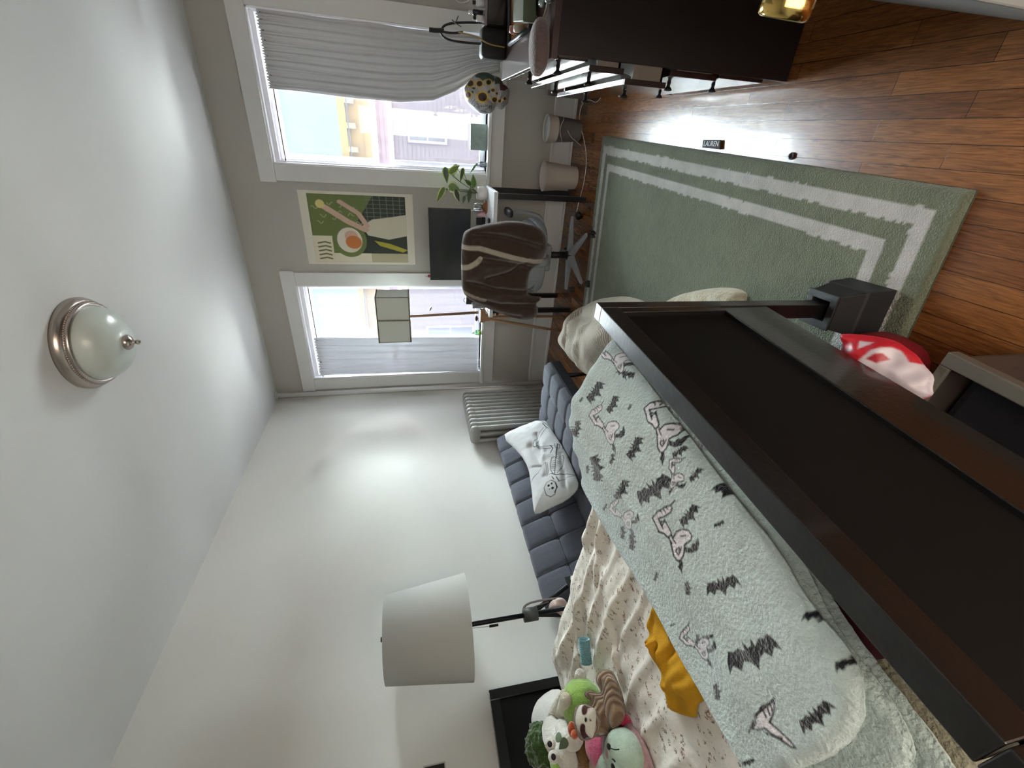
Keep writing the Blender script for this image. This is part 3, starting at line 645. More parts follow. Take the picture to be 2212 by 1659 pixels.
# ================================================================== WOODEN TRIPOD LAMP by the left window
M_wood = mat('warm_wood', (146, 110, 76), .5, var=.15, vs=20, stretch=(1, 1, .15)); M_dkwood = mat('dark_red_wood', (84, 42, 34), .45)
lx, ly = -1.435, 3.60
tl = T('tripod_lamp', (lx-.03, ly, 0), 'wooden tripod floor lamp with a rectangular white shade in front of the left window', 'floor lamp')
a0, a1 = py(816, 681, ly), py(885, 682, ly); zt, zb = a0[2], a1[2]; cx0 = (a0[0]+a1[0])/2; hw = (py(850, 634, ly)[0]-py(850, 729, ly)[0])/2
cxs = (py(850, 634, ly)[0]+py(850, 729, ly)[0])/2
sh = MB(); hd = .10; r_ = .006
MB().bb((cxs-hw, ly-hd, zb), (cxs+hw, ly-hd+.002, zt)).bb((cxs-hw, ly+hd, zb), (cxs+hw, ly+hd+.002, zt)).bb((cxs-hw, ly-hd, zb), (cxs-hw+.002, ly+hd, zt)).bb((cxs+hw-.002, ly-hd, zb), (cxs+hw, ly+hd, zt)).build('lamp_shade', cloth_trans('paper_shade', (200, 204, 196), .06), tl)
m = MB()
for zz in (zb, zt):
    for yy in (ly-hd, ly+hd): m.tube([(cxs-hw, yy, zz), (cxs+hw, yy, zz)], r_, 8)
    for xx in (cxs-hw, cxs+hw): m.tube([(xx, ly-hd, zz), (xx, ly+hd, zz)], r_, 8)
m.tube([(cxs, ly-hd-.004, zb), (cxs, ly-hd-.004, zt)], .0065, 8)
for xx in (cxs-hw, cxs+hw): m.tube([(xx, ly-hd, zb), (xx, ly-hd, zt)], .003, 6)
m.build('shade_frame', mat('shade_frame_wood', (120, 112, 96), .5), tl)
pb = py(1033, 675, ly); MB().tube([(cxs+.0, ly-.02, zb+.05), (pb[0], ly, pb[2])], [.010, .012], 12).build('lamp_pole', M_wood, tl)
hb = py(1042, 682, ly+.02); MB().box((hb[0], ly+.02, hb[2]), (.115, .05, .045)).box((hb[0]-.02, ly+.02, hb[2]-.04), (.05, .045, .05)).build('tripod_head', M_wood, tl, bevel=.004)
kb = py(1029, 688, ly-.02); MB().ell((kb[0], ly-.02, kb[2]), (.025, .018, .014)).build('locking_knob', M_dkwood, tl)
kb = py(1075, 680, ly-.04); MB().ell((kb[0], ly+.0, kb[2]), (.022, .03, .018)).build('wing_nut', M_dkwood, tl)
for (xa, ya, xb_, yb_) in ((1045, 687, 1222, 717), (1060, 684, 1216, 683)):
    A_ = py(xa, ya, ly+.02); B_ = pz(xb_, yb_, .005)
    MB().tube([A_, B_], [.013, .011], 10).build('tripod_leg', M_wood, tl)
A_ = np.array([hb[0], ly+.04, hb[2]]); MB().tube([A_, (hb[0]-.05, 3.90, .01)], .012, 10).build('tripod_leg', M_wood, tl)
MB().tube(smooth3([(cxs+.008, ly-.03, zb), (cxs+.02, ly-.03, zb-.14), (cxs+.012, ly-.035, zb-.25), (pb[0]+.014, ly-.02, pb[2]+.02)]), .0015, 6).build('lamp_cord', M_blk, tl)
sw = py(930, 667, ly-.03); MB().box(sw, (.03, .012, .012), rotm(0, .5, 0)).build('cord_switch', M_rod, tl)

# ================================================================== RADIATOR
rt_ = T('radiator', (-2.29, 3.27, 0), 'grey cast iron column radiator in the corner below the white pipe', 'radiator')
M_rad = mat('radiator_paint', (156, 156, 153), .45, .15, var=.05, vs=20)
RY0, NS, PT = 2.985, 11, .058
for k in range(NS):
    y = RY0+.028+k*PT; m = MB()
    # one section: rounded column loop with two long slots, extruded along y
    def ring(x0, x1, z0, z1, r, n=7):
        P = []
        for cx, cz, a0 in ((x1-r, z1-r, 0), (x0+r, z1-r, PI/2), (x0+r, z0+r, PI), (x1-r, z0+r, 1.5*PI)):
            for i in range(n+1): a = a0+PI/2*i/n; P.append((cx+r*math.cos(a), cz+r*math.sin(a)))
        return P
    for xc in (-2.35, -2.285, -2.22):
        m.tube([(xc, y, .10), (xc, y, .14), (xc, y, .88), (xc, y, .92)], [.012, .021, .021, .012], 12)
    m.ell((-2.285, y, .905), (.088, .027, .045), e=.6, n=22, m=12); m.ell((-2.285, y, .125), (.088, .027, .045), e=.6, n=22, m=12)
    for xc in (-2.315, -2.255): m.bb((xc-.004, y-.010, .16), (xc+.004, y+.010, .87)) if k else None
    if k in (0, NS-1):
        for xc in (-2.35, -2.21): m.tube([(xc, y, .10), (xc*.998, y, .0)], [.016, .022], 10)
    m.build('section', M_rad, rt_)
for z_ in (.12, .90): MB().tube([(-2.285, RY0+.02, z_), (-2.285, RY0+NS*PT, z_)], .022, 14).build('connecting_pipe', M_rad, rt_)
v_ = pz(1068, 913, .60); MB().tube([(-2.285, RY0, .62), (-2.285, RY0-.03, .62)], .012, 12).ell((-2.285, RY0-.035, .62), (.016, .01, .016)).build('air_valve', M_brass, rt_)

# ================================================================== FUTON
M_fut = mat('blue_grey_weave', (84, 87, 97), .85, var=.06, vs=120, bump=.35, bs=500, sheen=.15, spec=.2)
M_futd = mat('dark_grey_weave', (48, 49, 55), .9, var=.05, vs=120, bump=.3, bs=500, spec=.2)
ft = T('futon_sofa', (-1.9, 2.1, 0), 'tufted blue-grey click-clack futon sofa along the left wall', 'sofa')
FY0, FY1 = 1.36, 2.93
def tufted(m, p0, U, V, N, lu, lv, th, nu_, nv_, amp=.022, res=.011):
    """pillowed panel with stitched squares"""
    n1 = int(lu/res); n2 = int(lv/res); p0, U, V, N = map(lambda a: np.array(a, float), (p0, U, V, N)); A = []
    for j in range(n2+1):
        for i in range(n1+1):
            u, v = i/n1, j/n2; s = u*nu_; t = v*nv_
            du = min(s % 1, 1-s % 1)*lu/nu_; dv = min(t % 1, 1-t % 1)*lv/nv_
            e = min(u*lu, (1-u)*lu, v*lv, (1-v)*lv)
            h = -amp*(math.exp(-(du/.011)**2)+math.exp(-(dv/.011)**2))*.5+.010*(min(1, du/.07)*min(1, dv/.07))
            rr = math.hypot(du, dv); h -= .012*math.exp(-(rr/.03)**2)
            A.append(p0+U*u*lu+V*v*lv+N*(h-.03*max(0, 1-e/.03)**2))
    A = np.array(A); o = len(A)
    rim = [i for i in range(n1+1)]+[j*(n1+1)+n1 for j in range(1, n2+1)]+[n2*(n1+1)+i for i in range(n1-1, -1, -1)]+[j*(n1+1) for j in range(n2-1, 0, -1)]
    B = np.array([A[i]-N*(th+np.dot(A[i]-p0, N)) for i in rim]); Vt = np.vstack([A, B])
    F = [(j*(n1+1)+i, j*(n1+1)+i+1, (j+1)*(n1+1)+i+1, (j+1)*(n1+1)+i) for j in range(n2) for i in range(n1)]
    R = len(rim)
    for k in range(R): a, b = rim[k], rim[(k+1) % R]; F.append((b, a, o+k, o+(k+1) % R))
    F.append(tuple(o+k for k in range(R))[::-1])
    if np.dot(np.cross(U, V), N) < 0: F = [f[::-1] for f in F]
    return m.add(Vt, F)
sn = nrm((.04, 0, 1))
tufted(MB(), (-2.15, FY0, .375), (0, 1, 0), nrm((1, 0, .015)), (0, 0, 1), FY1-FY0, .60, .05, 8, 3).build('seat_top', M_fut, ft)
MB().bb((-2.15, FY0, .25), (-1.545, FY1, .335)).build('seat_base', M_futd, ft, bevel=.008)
bu = nrm(np.array([-2.262, 0, .745])-np.array([-2.085, 0, .375])); bn = np.cross((0, 1, 0), bu); bn = bn if bn[0] > 0 else -bn
tufted(MB(), (-2.085, FY0, .365), (0, 1, 0), bu, bn, FY1-FY0, .43, .09, 8, 2).build('backrest', M_fut, ft)
for (x, y) in ((-1.62, FY1-.12), (-1.62, FY0+.12), (-2.08, FY1-.12), (-2.08, FY0+.12)):
    MB().tube([(x, y, .25), (x+.01, y, 0)], [.020, .013], 12).build('leg', M_blkmetal, ft)
# seam lines as piping
mm = MB()
for k in range(1, 8):
    y = FY0+(FY1-FY0)*k/8
    mm.tube([(-2.13+.05*i, y+.012*math.sin(i*1.1+k), .366+.001*i*0) for i in range(12)], .0022, 5)
    mm.tube([np.array([-2.085, y, .365])+bu*(.02+.04*i)+bn*(-.009) for i in range(11)], .0022, 5)
for v in (1, 2): mm.tube([(-2.15+.2*v, FY0+.02+.03*i, .366) for i in range(int((FY1-FY0-.04)/.03))], .0018, 5)
mm.tube([np.array([-2.085, FY0+.02+.03*i, .365])+bu*.215+bn*(-.009) for i in range(int((FY1-FY0-.04)/.03))], .0018, 5)
mm.build('stitching', mat('dark_thread', (30, 32, 42), .8), ft)

# printed cushion leaning on the futon back
nn = nrm(np.cross(np.array(ray(1130, 1030)), [0, 0, 1])); 
P_tl, P_tr, P_br, P_bl = [pxx(1085, 945, -2.17), pz(1176, 905, .40), pz(1250, 1048, .40), pxx(1155, 1112, -2.13)]
pc = (P_tl+P_tr+P_br+P_bl)/4; pn = nrm(np.cross(P_tr-P_tl, P_bl-P_tl)); pn = pn if pn @ (CO-pc) > 0 else -pn
p0, U_, V_, N_, f_ = plane(pc+pn*.03, pn)
OC = [(1084, 944), (1110, 929), (1176, 904), (1192, 930), (1222, 975), (1247, 1036), (1250, 1046), (1246, 1060), (1222, 1082), (1190, 1096), (1156, 1113), (1153, 1100), (1148, 1050), (1142, 1012), (1124, 980)]
C2 = smooth_poly(np.array([f_(*a) for a in OC]), 1)
K = 1/6.635
def cp(x, y): return f_(1080+x*K, 880+y*K)
def cushion_paint(P):
    P.frontonly = 0; k = (30, 32, 38); g = (120, 122, 126)
    w = .0042; st = lambda pts, ww=w, c=k, cl=False: P.stroke([cp(*a) for a in pts], ww, c, cl)
    # leg bones
    st([(655, 330), (600, 430), (520, 565)]); st([(690, 335), (640, 440), (560, 580)]); st([(640, 265), (690, 320), (710, 325)], .006); st([(560, 205), (620, 230), (700, 270), (760, 330)], .004)
    st([(520, 560), (510, 600), (540, 615), (575, 600)], .005); st([(560, 590), (660, 625), (760, 605), (800, 600)]); st([(560, 612), (660, 650), (770, 640)])
    st([(765, 600), (800, 640), (770, 710)], .006)
    # pelvis and spine
    st([(810, 560), (830, 620), (880, 620), (870, 560)], .0035); st([(840, 550), (900, 560), (915, 620)], .0035); st([(850, 560), (850, 780)], .007)
    for i in range(9): st([(835, 630+i*20), (880, 632+i*20)], .0026)
    # ribcage
    st([(830, 760), (790, 780), (770, 870), (775, 960), (810, 1010)], .004); st([(890, 760), (925, 715), (945, 760), (930, 880), (900, 960), (870, 1000)], .004)
    for i in range(8):
        st([(845, 775+i*28), (800, 765+i*28), (778, 790+i*26)], .0028); st([(860, 800+i*25), (905, 770+i*25), (938, 750+i*22)], .0028)
    st([(845, 760), (835, 1010)], .005)
    # shoulders, arms
    st([(700, 1035), (780, 1010), (860, 1030), (940, 1000)], .006); st([(702, 850), (708, 1030)]); st([(725, 850), (735, 1020)]); st([(700, 850), (640, 880), (590, 990)], .0025); st([(590, 990), (520, 1040), (470, 1100)], .003); st([(575, 1000), (490, 1080)], .003)
    st([(940, 1000), (1080, 990)], .004); st([(1075, 1000), (960, 1070), (880, 1130)], .0028); st([(800, 1060), (830, 1100)], .006); st([(860, 1060), (900, 1120)], .006)
    # skull
    P.poly(smooth_poly([cp(*a) for a in ((685, 1220), (720, 1140), (790, 1110), (850, 1140), (860, 1210), (830, 1290), (770, 1330), (710, 1310))], 2), (196, 197, 197))
    st([(685, 1220), (720, 1140), (790, 1110), (850, 1140), (860, 1210), (830, 1290), (770, 1330), (710, 1310)], .0045, k, True)
    for c, r in (((752, 1187), 23), ((805, 1218), 24), ((797, 1160), 17), ((763, 1235), 9)): P.disk(cp(*c), r*K*.0026, (30, 30, 34))
    st([(850, 1150), (870, 1200), (830, 1270)], .008)
cz_ = np.array([cp(540, 560), cp(640, 720), cp(600, 480)])
def cfold(P):
    h = 0
    for a, b, amp, wd in (((480, 600), (700, 1000), -.028, .03), ((560, 440), (640, 720), -.02, .018), ((330, 700), (480, 900), .012, .02), ((420, 920), (620, 880), -.012, .012), ((900, 700), (960, 1180), -.010, .012), ((950, 950), (990, 1250), -.010, .010), ((650, 650), (660, 1000), .012, .02)):
        A, B = np.array(cp(*a)), np.array(cp(*b)); d = B-A; t = np.clip(((P-A) @ d)/(d @ d), 0, 1); D = np.linalg.norm(P-(A+t[:, None]*d), axis=1); h = h+amp*np.exp(-(D/wd)**2)
    return h
m = puff(C2, p0, U_, V_, N_, .055, .04, .0032, .16, front=cfold, paint=cushion_paint, base=(196, 197, 197), wr=.010, ws=9, smooth=0)
tag(m.build('throw_pillow', mat('printed_cotton', (196, 197, 197), .9, attr=True, var=.03, vs=30, bump=.2, bs=300, spec=.1), attr=True), 'off-white pillow printed with a reclining skeleton, leaning on the futon', 'pillow')

# white card box with gold disc on the futon end + dark tray
cb_ = pz(1236, 1243, .53); cb2 = pz(1262, 1290, .49)
t = T('flat_gift_box', (-2.10, 1.35, .375), 'white card box with a gold disc standing at the near end of the futon', 'box')
P1, P2, P3, P4 = [pxx(x, y, -2.02) for x, y in ((1233, 1244), (1243, 1283), (1272, 1275), (1262, 1238))]
off = np.array([-.02, 0, 0]); MB().hexa([tuple(a+off) for a in (P1, P2, P3, P4)]+[tuple(a) for a in (P1, P2, P3, P4)]).build('card', mat('white_card', (212, 212, 206), .6), t)
cc = pxx(1250, 1261, -2.018); MB().tube([cc-np.array([.004, 0, 0]), cc+np.array([.003, 0, 0])], .027, 28).build('gold_disc', mat('gold_foil', (170, 150, 70), .4, .4), t)
MB().hexa([tuple(a+off*1.6+np.array([0, 0, 0])) for a in (P1+[0, -.02, .025], P2+[0, -.03, 0], P3+[0, -.03, -.05], P4+[0, .02, -.02])]+[tuple(a+off) for a in (P1+[0, .012, .03], P2+[0, -.015, .01], P3+[0, -.015, -.05], P4+[0, .012, -.02])]).build('black_backing', M_blk, t)

# ================================================================== TRIPOD FLOOR LAMP with drum shade
LX = -2.10; ps = [pxx(x, y, LX) for x, y in ((824, 1377), (1017, 1351), (1143, 1330))]
ly2 = np.mean([p[1] for p in ps]); 
fl = T('drum_floor_lamp', (LX, ly2, 0), 'black tripod floor lamp with a large white drum shade beside the bed head', 'floor lamp')
zb = pxx(1015, 1352, LX)[2]+.008
zt = pxx(833, 1380, LX)[2]; rt0, rb0 = .222, .268
rt0 = abs(pxx(838, 1285, LX)[1]-pxx(828, 1474, LX)[1])/2*.90; rb0 = abs(pxx(1009, 1247, LX)[1]-pxx(1018, 1482, LX)[1])/2*.885
MB().lathe([(rb0, zb), (rt0, zt), (rt0-.002, zt), (rb0-.002, zb), (rb0, zb)], (LX, ly2, 0), n=72).build('lamp_shade', cloth_trans('white_linen_shade', (206, 206, 202), .3), fl)
MB().tube([(LX, ly2, zb-.06), (LX, ly2, zt+.01)], .006, 10).tube([(LX, ly2, zt+.0), (LX, ly2, zt+.022)], .011, 12).tube([(LX-rt0, ly2, zt-.01), (LX+rt0, ly2, zt-.01)], .0025, 6).build('finial_and_harp', M_blkmetal, fl)
zc = pxx(1146, 1328, LX)[2]
MB().tube([(LX, ly2, zc+.01), (LX, ly2, zb+.2)], .0115, 14).build('pole', M_blkmetal, fl)
MB().tube([(LX, ly2, zc-.035), (LX, ly2, zc+.035)], .033, 20).build('tripod_collar', mat('grey_collar', (62, 64, 62), .5), fl)
qc = np.array([LX, ly2, zc])
eA = pxx(1232, 1263, LX-.10); dA_ = nrm(eA-qc)
for foot in (qc+dA_*(qc[2]-.0)/-dA_[2] if dA_[2] < -.5 else np.array([LX-.16, ly2+.24, 0]), np.array([LX+.10, ly2-.05, 0.]), np.array([LX-.16, ly2-.06, 0.])):
    f2 = np.array([max(LW_+.03, foot[0]), foot[1], .0]); d_ = nrm(f2-qc)
    MB().tube([qc+d_*.03, f2], .012, 10).build('leg', M_blkmetal, fl)
pc_ = pxx(1020, 1357, LX); pc2 = pxx(1057, 1353, LX); pc3 = pxx(1076, 1350, LX)
MB().tube([pc_, pc2], .001, 6).build('pull_cord', M_blkmetal, fl); MB().tube([pc2, pc3], .006, 10).build('cord_handle', M_blkmetal, fl)
# pinkish beige cap hanging by the collar
hp = pxx(1205, 1308, LX-.03)
pts = [(1190, 1298), (1205, 1290), (1218, 1292), (1228, 1305), (1226, 1330), (1215, 1338), (1200, 1334), (1186, 1330), (1184, 1312)]
p0, U_, V_, N_, f_ = plane(hp, (1, -.4, .2))
m = puff(np.array([f_(*a) for a in pts]), p0, U_, V_, N_, .05, .03, .005, .05, base=(168, 146, 138), wr=.02, ws=22)
hb_ = T('hanging_bag', tuple(hp-np.array([0, 0, .08])), 'crumpled pinkish beige bag hanging from the tripod lamp collar', 'bag')
m.build('bag_body', mat('beige_satin', (168, 146, 138), .55, bump=.3, bs=60, sheen=.4), hb_)
MB().tube(smooth3([pxx(1205, 1292, LX), pxx(1165, 1297, LX), pxx(1135, 1305, LX), pxx(1129, 1321, LX), pxx(1140, 1326, LX)]), .006, 8, flat=.3).build('strap', mat('taupe_strap', (96, 84, 80), .7), hb_)
MB().tube(smooth3([pxx(1185, 1300, LX), pxx(1150, 1312, LX+.02), pxx(1140, 1318, LX+.02)]), .003, 8).build('strap', mat('taupe_strap', (96, 84, 80), .7), hb_)

# ================================================================== CEILING LIGHT
cl = T('ceiling_light', (-.868, 1.965, CEIL), 'flush ceiling dome light with brushed nickel rim and frosted glass', 'ceiling light')
M_nick = mat('brushed_nickel', (178, 168, 160), .26, 1, var=.05, vs=3)
def prof(P): return [(r, z) for r, z in P]
R0 = .188
MB().lathe([(0, 0), (R0, 0), (R0+.001, -.012), (R0-.006, -.026), (R0-.017, -.034), (R0-.022, -.036), (R0-.018, -.042), (R0-.020, -.050), (R0-.030, -.054), (R0-.036, -.050), (0, -.030)], (-.868, 1.965, CEIL), n=90).build('rim', M_nick, cl)
m = MB()
for k in range(110):
    a = 2*PI*k/110; m.ell((-.868+(R0-.018)*math.cos(a), 1.965+(R0-.018)*math.sin(a), CEIL-.037), (.0038, .0038, .0038), n=6, m=4)
bd = m.build('beading', M_nick, cl)
M_frost = mat('frosted_glass', (186, 194, 188), .35, var=.05, vs=6, spec=.6, coat=.3)
DP = .098; MB().lathe([(R0-.034, -.048)]+[((R0-.036)*math.cos(t)**.8, -.05-DP*math.sin(t)) for t in np.linspace(.05, PI/2-.02, 22)]+[(0, -.05-DP)], (-.868, 1.965, CEIL), n=72).build('glass_dome', M_frost, cl)
zf = CEIL-.05-DP
MB().lathe([(0, .006), (.030, .004), (.033, -.004), (.027, -.014), (.018, -.020), (.009, -.026), (.007, -.034), (.010, -.038), (.011, -.043), (.008, -.049), (0, -.051)], (-.868, 1.965, zf), n=32).build('finial', M_nick, cl)

# framed photo on the left wall
P_ = [pxx(x, y, LW_+.002) for x, y in ((914, 1654), (962, 1645))]; yR = (P_[0][1]+P_[1][1])/2; zT_, zB_ = P_[0][2], P_[1][2]
t = T('wall_photo', (LW_, yR-.07, zB_), 'small dark photo with a white border taped to the left wall above the headboard', 'photo')
MB().bb((LW_, yR-.15, zB_), (LW_+.002, yR, zT_)).build('photo_paper', mat('photo_border', (176, 174, 166), .5), t)
MB().bb((LW_+.002, yR-.144, zB_+.005), (LW_+.003, yR-.006, zT_-.006)).build('photo_image', mat('dark_photo', (26, 22, 24), .35, var=.8, vs=30), t)

# ================================================================== POSTER (plain stand-in artwork)
po = T('wall_poster', (-.79, BW, 1.34), 'poster in olive green and cream with an abstract pale figure, between the windows', 'poster')
PX0, PX1, PZ0, PZ1 = -1.072, -.490, 1.338, 2.225
MB().bb((PX0, BW-.003, PZ0), (PX1, BW, PZ1)).build('poster_sheet', mat('poster_paper', (206, 203, 190), .55, var=.01), po)
ax0, ax1, az0, az1 = -1.052, -.512, 1.40, 2.162; nx, nz = 190, 270
V = [(ax0+(ax1-ax0)*i/nx, BW-.0036, az0+(az1-az0)*j/nz) for j in range(nz+1) for i in range(nx+1)]
PP = Paint(np.array([(i/nx, j/nz) for j in range(nz+1) for i in range(nx+1)]), (98, 112, 62), .005)
PP.poly([(0, 0), (1, 0), (1, .34), (.62, .52), (0, .52)], (44, 52, 44)); PP.poly([(0, .80), (.40, .80), (.40, 1), (0, 1)], (204, 198, 176)); PP.poly([(0, .40), (.14, .40), (.14, .80), (0, .80)], (204, 198, 176))
PP.poly([(0, 0), (.14, 0), (.14, .40), (0, .40)], (170, 164, 134))
PP.disk((.34, .62), .26, (98, 112, 62), .18); PP.disk((.34, .62), .19, (206, 200, 186), .132)
for k in range(9): PP.stroke([(.46+.06*k, .02), (.46+.06*k, .44)], .006, (110, 124, 112))
for k in range(6): PP.stroke([(.44, .06+.07*k), (1, .06+.07*k)], .005, (110, 124, 112))
PP.poly([(.42, 0), (.36, .20), (.42, .42), (.56, .47), (.66, .36), (.70, .16), (.74, 0)], (198, 194, 176)); PP.poly([(.20, 0), (.30, .20), (.34, .36), (.26, .30), (.16, .05)], (158, 152, 52))
PP.disk((.40, .60), .085, (192, 158, 140), .07); PP.disk((.31, .58), .10, (188, 112, 56), .085)
for k in range(12):
    a = .55*k; PP.stroke([(.60+.3*((k*37) % 10)/10+.02*math.sin(a+t_*3), .50+.04*k+.03*t_) for t_ in np.linspace(-1, 1, 9)], .010, (146, 158, 118))
PP.stroke([(.50, .44), (.62, .62), (.82, .84)], .07, (190, 160, 144)); PP.stroke([(.56, .42), (.74, .50), (.90, .68)], .055, (190, 160, 144)); PP.disk((.86, .88), .06, (198, 186, 120), .045)
for k in range(5): PP.stroke([(.05+.06*k, .83), (.07+.06*k, .88), (.05+.06*k, .95)], .022, (98, 104, 58))
m = MB(); m.add(V, [(j*(nx+1)+i, j*(nx+1)+i+1, (j+1)*(nx+1)+i+1, (j+1)*(nx+1)+i) for j in range(nz) for i in range(nx)], PP.C)
m.build('poster_print', mat('poster_ink', (100, 110, 60), .5, attr=True, var=.03), po, attr=True)

# ================================================================== BED
M_bed = mat('black_painted_wood', (12, 11, 11), .33, var=.25, vs=5, bump=.08, bs=90, spec=.5, coat=.6)
F0 = np.array([-.373, 1.033, 0.]); bd_ = np.array([-.0555, -.9985, 0.]); bn_ = np.array([-.9985, .0555, 0.]); bz = np.array([0, 0, 1.])
def BP(a, t, z): return F0+bd_*a+bn_*t+bz*z
def bbx(m, a0, a1, t0, t1, z0, z1): return m.hexa([BP(a, t, z) for z in (z0, z1) for a, t in ((a0, t0), (a0, t1), (a1, t1), (a1, t0))])
bed = T('twin_bed', tuple(BP(.5, 1, .02)), 'black wooden twin bed frame with panelled footboard and headboard, raised on risers', 'bed')
BWD = 1.005
M_bedp = mat('black_matt_panel', (6, 5, 5), .62, var=.3, vs=4, spec=.25)
fb = bbx(MB(), .036, BWD-.038, 0, .044, .852, .90).build('footboard_top_rail', M_bed, bed, bevel=.002)
bbx(MB(), .036, BWD-.036, .014, .030, .54, .853).build('footboard_panel', M_bedp, bed)
bbx(MB(), .036, BWD-.036, .003, .036, .393, .545).build('footboard_lower_rail', M_bed, bed, bevel=.002)
for a0 in (0, BWD-.036): bbx(MB(), a0, a0+.036, 0, .044, .045, .90).build('footboard_post', M_bed, bed, bevel=.002)
m = bbx(MB(), .036, .062, .002, .036, .545, .853); m.build('footboard_stile', M_bed, bed, bevel=.001)
HT = 1.965
h1 = ppl(1056, 1490.5, BP(0, HT, 0), bn_); ha = (h1-F0) @ bd_; hz = h1[2]
bbx(MB(), ha, ha+.045, HT, HT+.04, .045, hz).build('headboard_post', M_bed, bed, bevel=.002)
bbx(MB(), ha+.96, ha+1.005, HT, HT+.04, .045, hz).build('headboard_post', M_bed, bed, bevel=.002)
bbx(MB(), ha+.045, ha+.96, HT, HT+.04, hz-.045, hz).build('headboard_top_rail', M_bed, bed, bevel=.002)
bbx(MB(), ha+.045, ha+.96, HT+.012, HT+.028, .45, hz-.045).build('headboard_panel', M_bedp, bed)
for a in (.005, BWD-.03): bbx(MB(), a, a+.025, .044, HT, .40, .54).build('side_rail', M_bed, bed, bevel=.002)
mattress = bbx(MB(), .035, BWD-.035, .05, 1.955, .50, .728).build('mattress', mat('cream_fleece_cover', (170, 164, 142), .95, var=.10, vs=18, bump=.6, bs=150, sheen=.3, spec=.1), bevel=.03, seg=4)
tag(mattress, 'mattress with a fuzzy cream cover, bare along the near foot end of the bed', 'mattress')
M_ris = mat('black_riser_plastic', (22, 23, 26), .55, bump=.1, bs=200)
def riser(cx, cy, label, w=1.0):
    m = MB(); A = math.radians(3)
    def rg(h, z): return [np.array([cx, cy, z])+np.array([math.cos(A)*sx*h-math.sin(A)*sy*h, math.sin(A)*sx*h+math.cos(A)*sy*h, 0]) for sx, sy in ((-1, -1), (1, -1), (1, 1), (-1, 1))]
    prof = [(.086, 0), (.086, .010), (.078, .014), (.069, .105), (.065, .107), (.049, .178), (.052, .181), (.052, .188), (.030, .188), (.030, .05)]
    V = []; F = []
    for h, z in prof: V += rg(h, z)
    for i in range(len(prof)-1):
        for k in range(4): F.append((i*4+k, i*4+(k+1) % 4, i*4+4+(k+1) % 4, i*4+4+k))
    F.append((3, 2, 1, 0)); o = (len(prof)-1)*4; F.append((o, o+1, o+2, o+3)); m.add(V, F, None, False)
    return tag(m.build('bed_riser', M_ris, bevel=.003, origin=(cx, cy, 0)), label, 'bed riser', 'black bed risers')
for a, t_, lb in ((.018, .022, 'black tapered plastic riser under the far foot corner of the bed, on the rug'), (BWD-.018, .022, 'black plastic riser under the near foot corner of the bed'),
                  (ha+.022, HT+.02, 'black plastic riser under the bed head corner beside the floor lamp'), (ha+.983, HT+.02, 'black plastic riser under the near head corner of the bed')):
    q = BP(a, t_, 0); riser(q[0], q[1], lb)

# comforter: outline on the bed, wrinkled top, hanging far edge
def cf_z(x, y):
    sil = np.interp(-x, [.85, 1.2, 1.29, 1.34, 1.5, 1.82, 2.0, 2.12, 2.2, 2.3], [.76, .74, .735, .755, .748, .76, .785, .79, .78, .74])
    z = .748+(sil-.748)*np.clip((y-.6)/.5, 0, 1)
    z += .016*vn(x, y, 1.3, 5)+.010*vn(x, y, 8.3, 13)
    for (xa, ya, xb, yb, am, wd) in WRK:
        d = np.array([xb-xa, yb-ya]); L2 = d @ d; t = np.clip(((x-xa)*d[0]+(y-ya)*d[1])/L2, 0, 1); dist = math.hypot(x-xa-t*d[0], y-ya-t*d[1]); z += am*math.exp(-(dist/wd)**2)*math.sin(PI*min(1, max(0, t)))**.5 if 0 < t < 1 else 0
    if y > 1.05: z -= (min(y, 1.13)-1.05)**2*9+max(0, y-1.13)*5.2
    return z
WRK = [(-.95, .95, -2.2, .98, .016, .016), (-1.0, .84, -2.15, .90, .012, .013), (-1.05, .74, -1.75, .80, .014, .014), (-1.05, .66, -1.6, .70, .012, .012), (-1.2, .56, -1.8, .60, .012, .012),
       (-1.3, .45, -1.7, .50, .012, .012), (-1.35, .85, -1.6, .60, .014, .015), (-1.5, 1.02, -1.95, .88, .016, .018), (-1.15, .98, -1.45, .88, .016, .016), (-1.3, .35, -1.75, .40, .010, .012), (-1.1, 1.02, -1.4, 1.06, .018, .02), (-1.7, .95, -2.2, 1.03, .018, .02)]
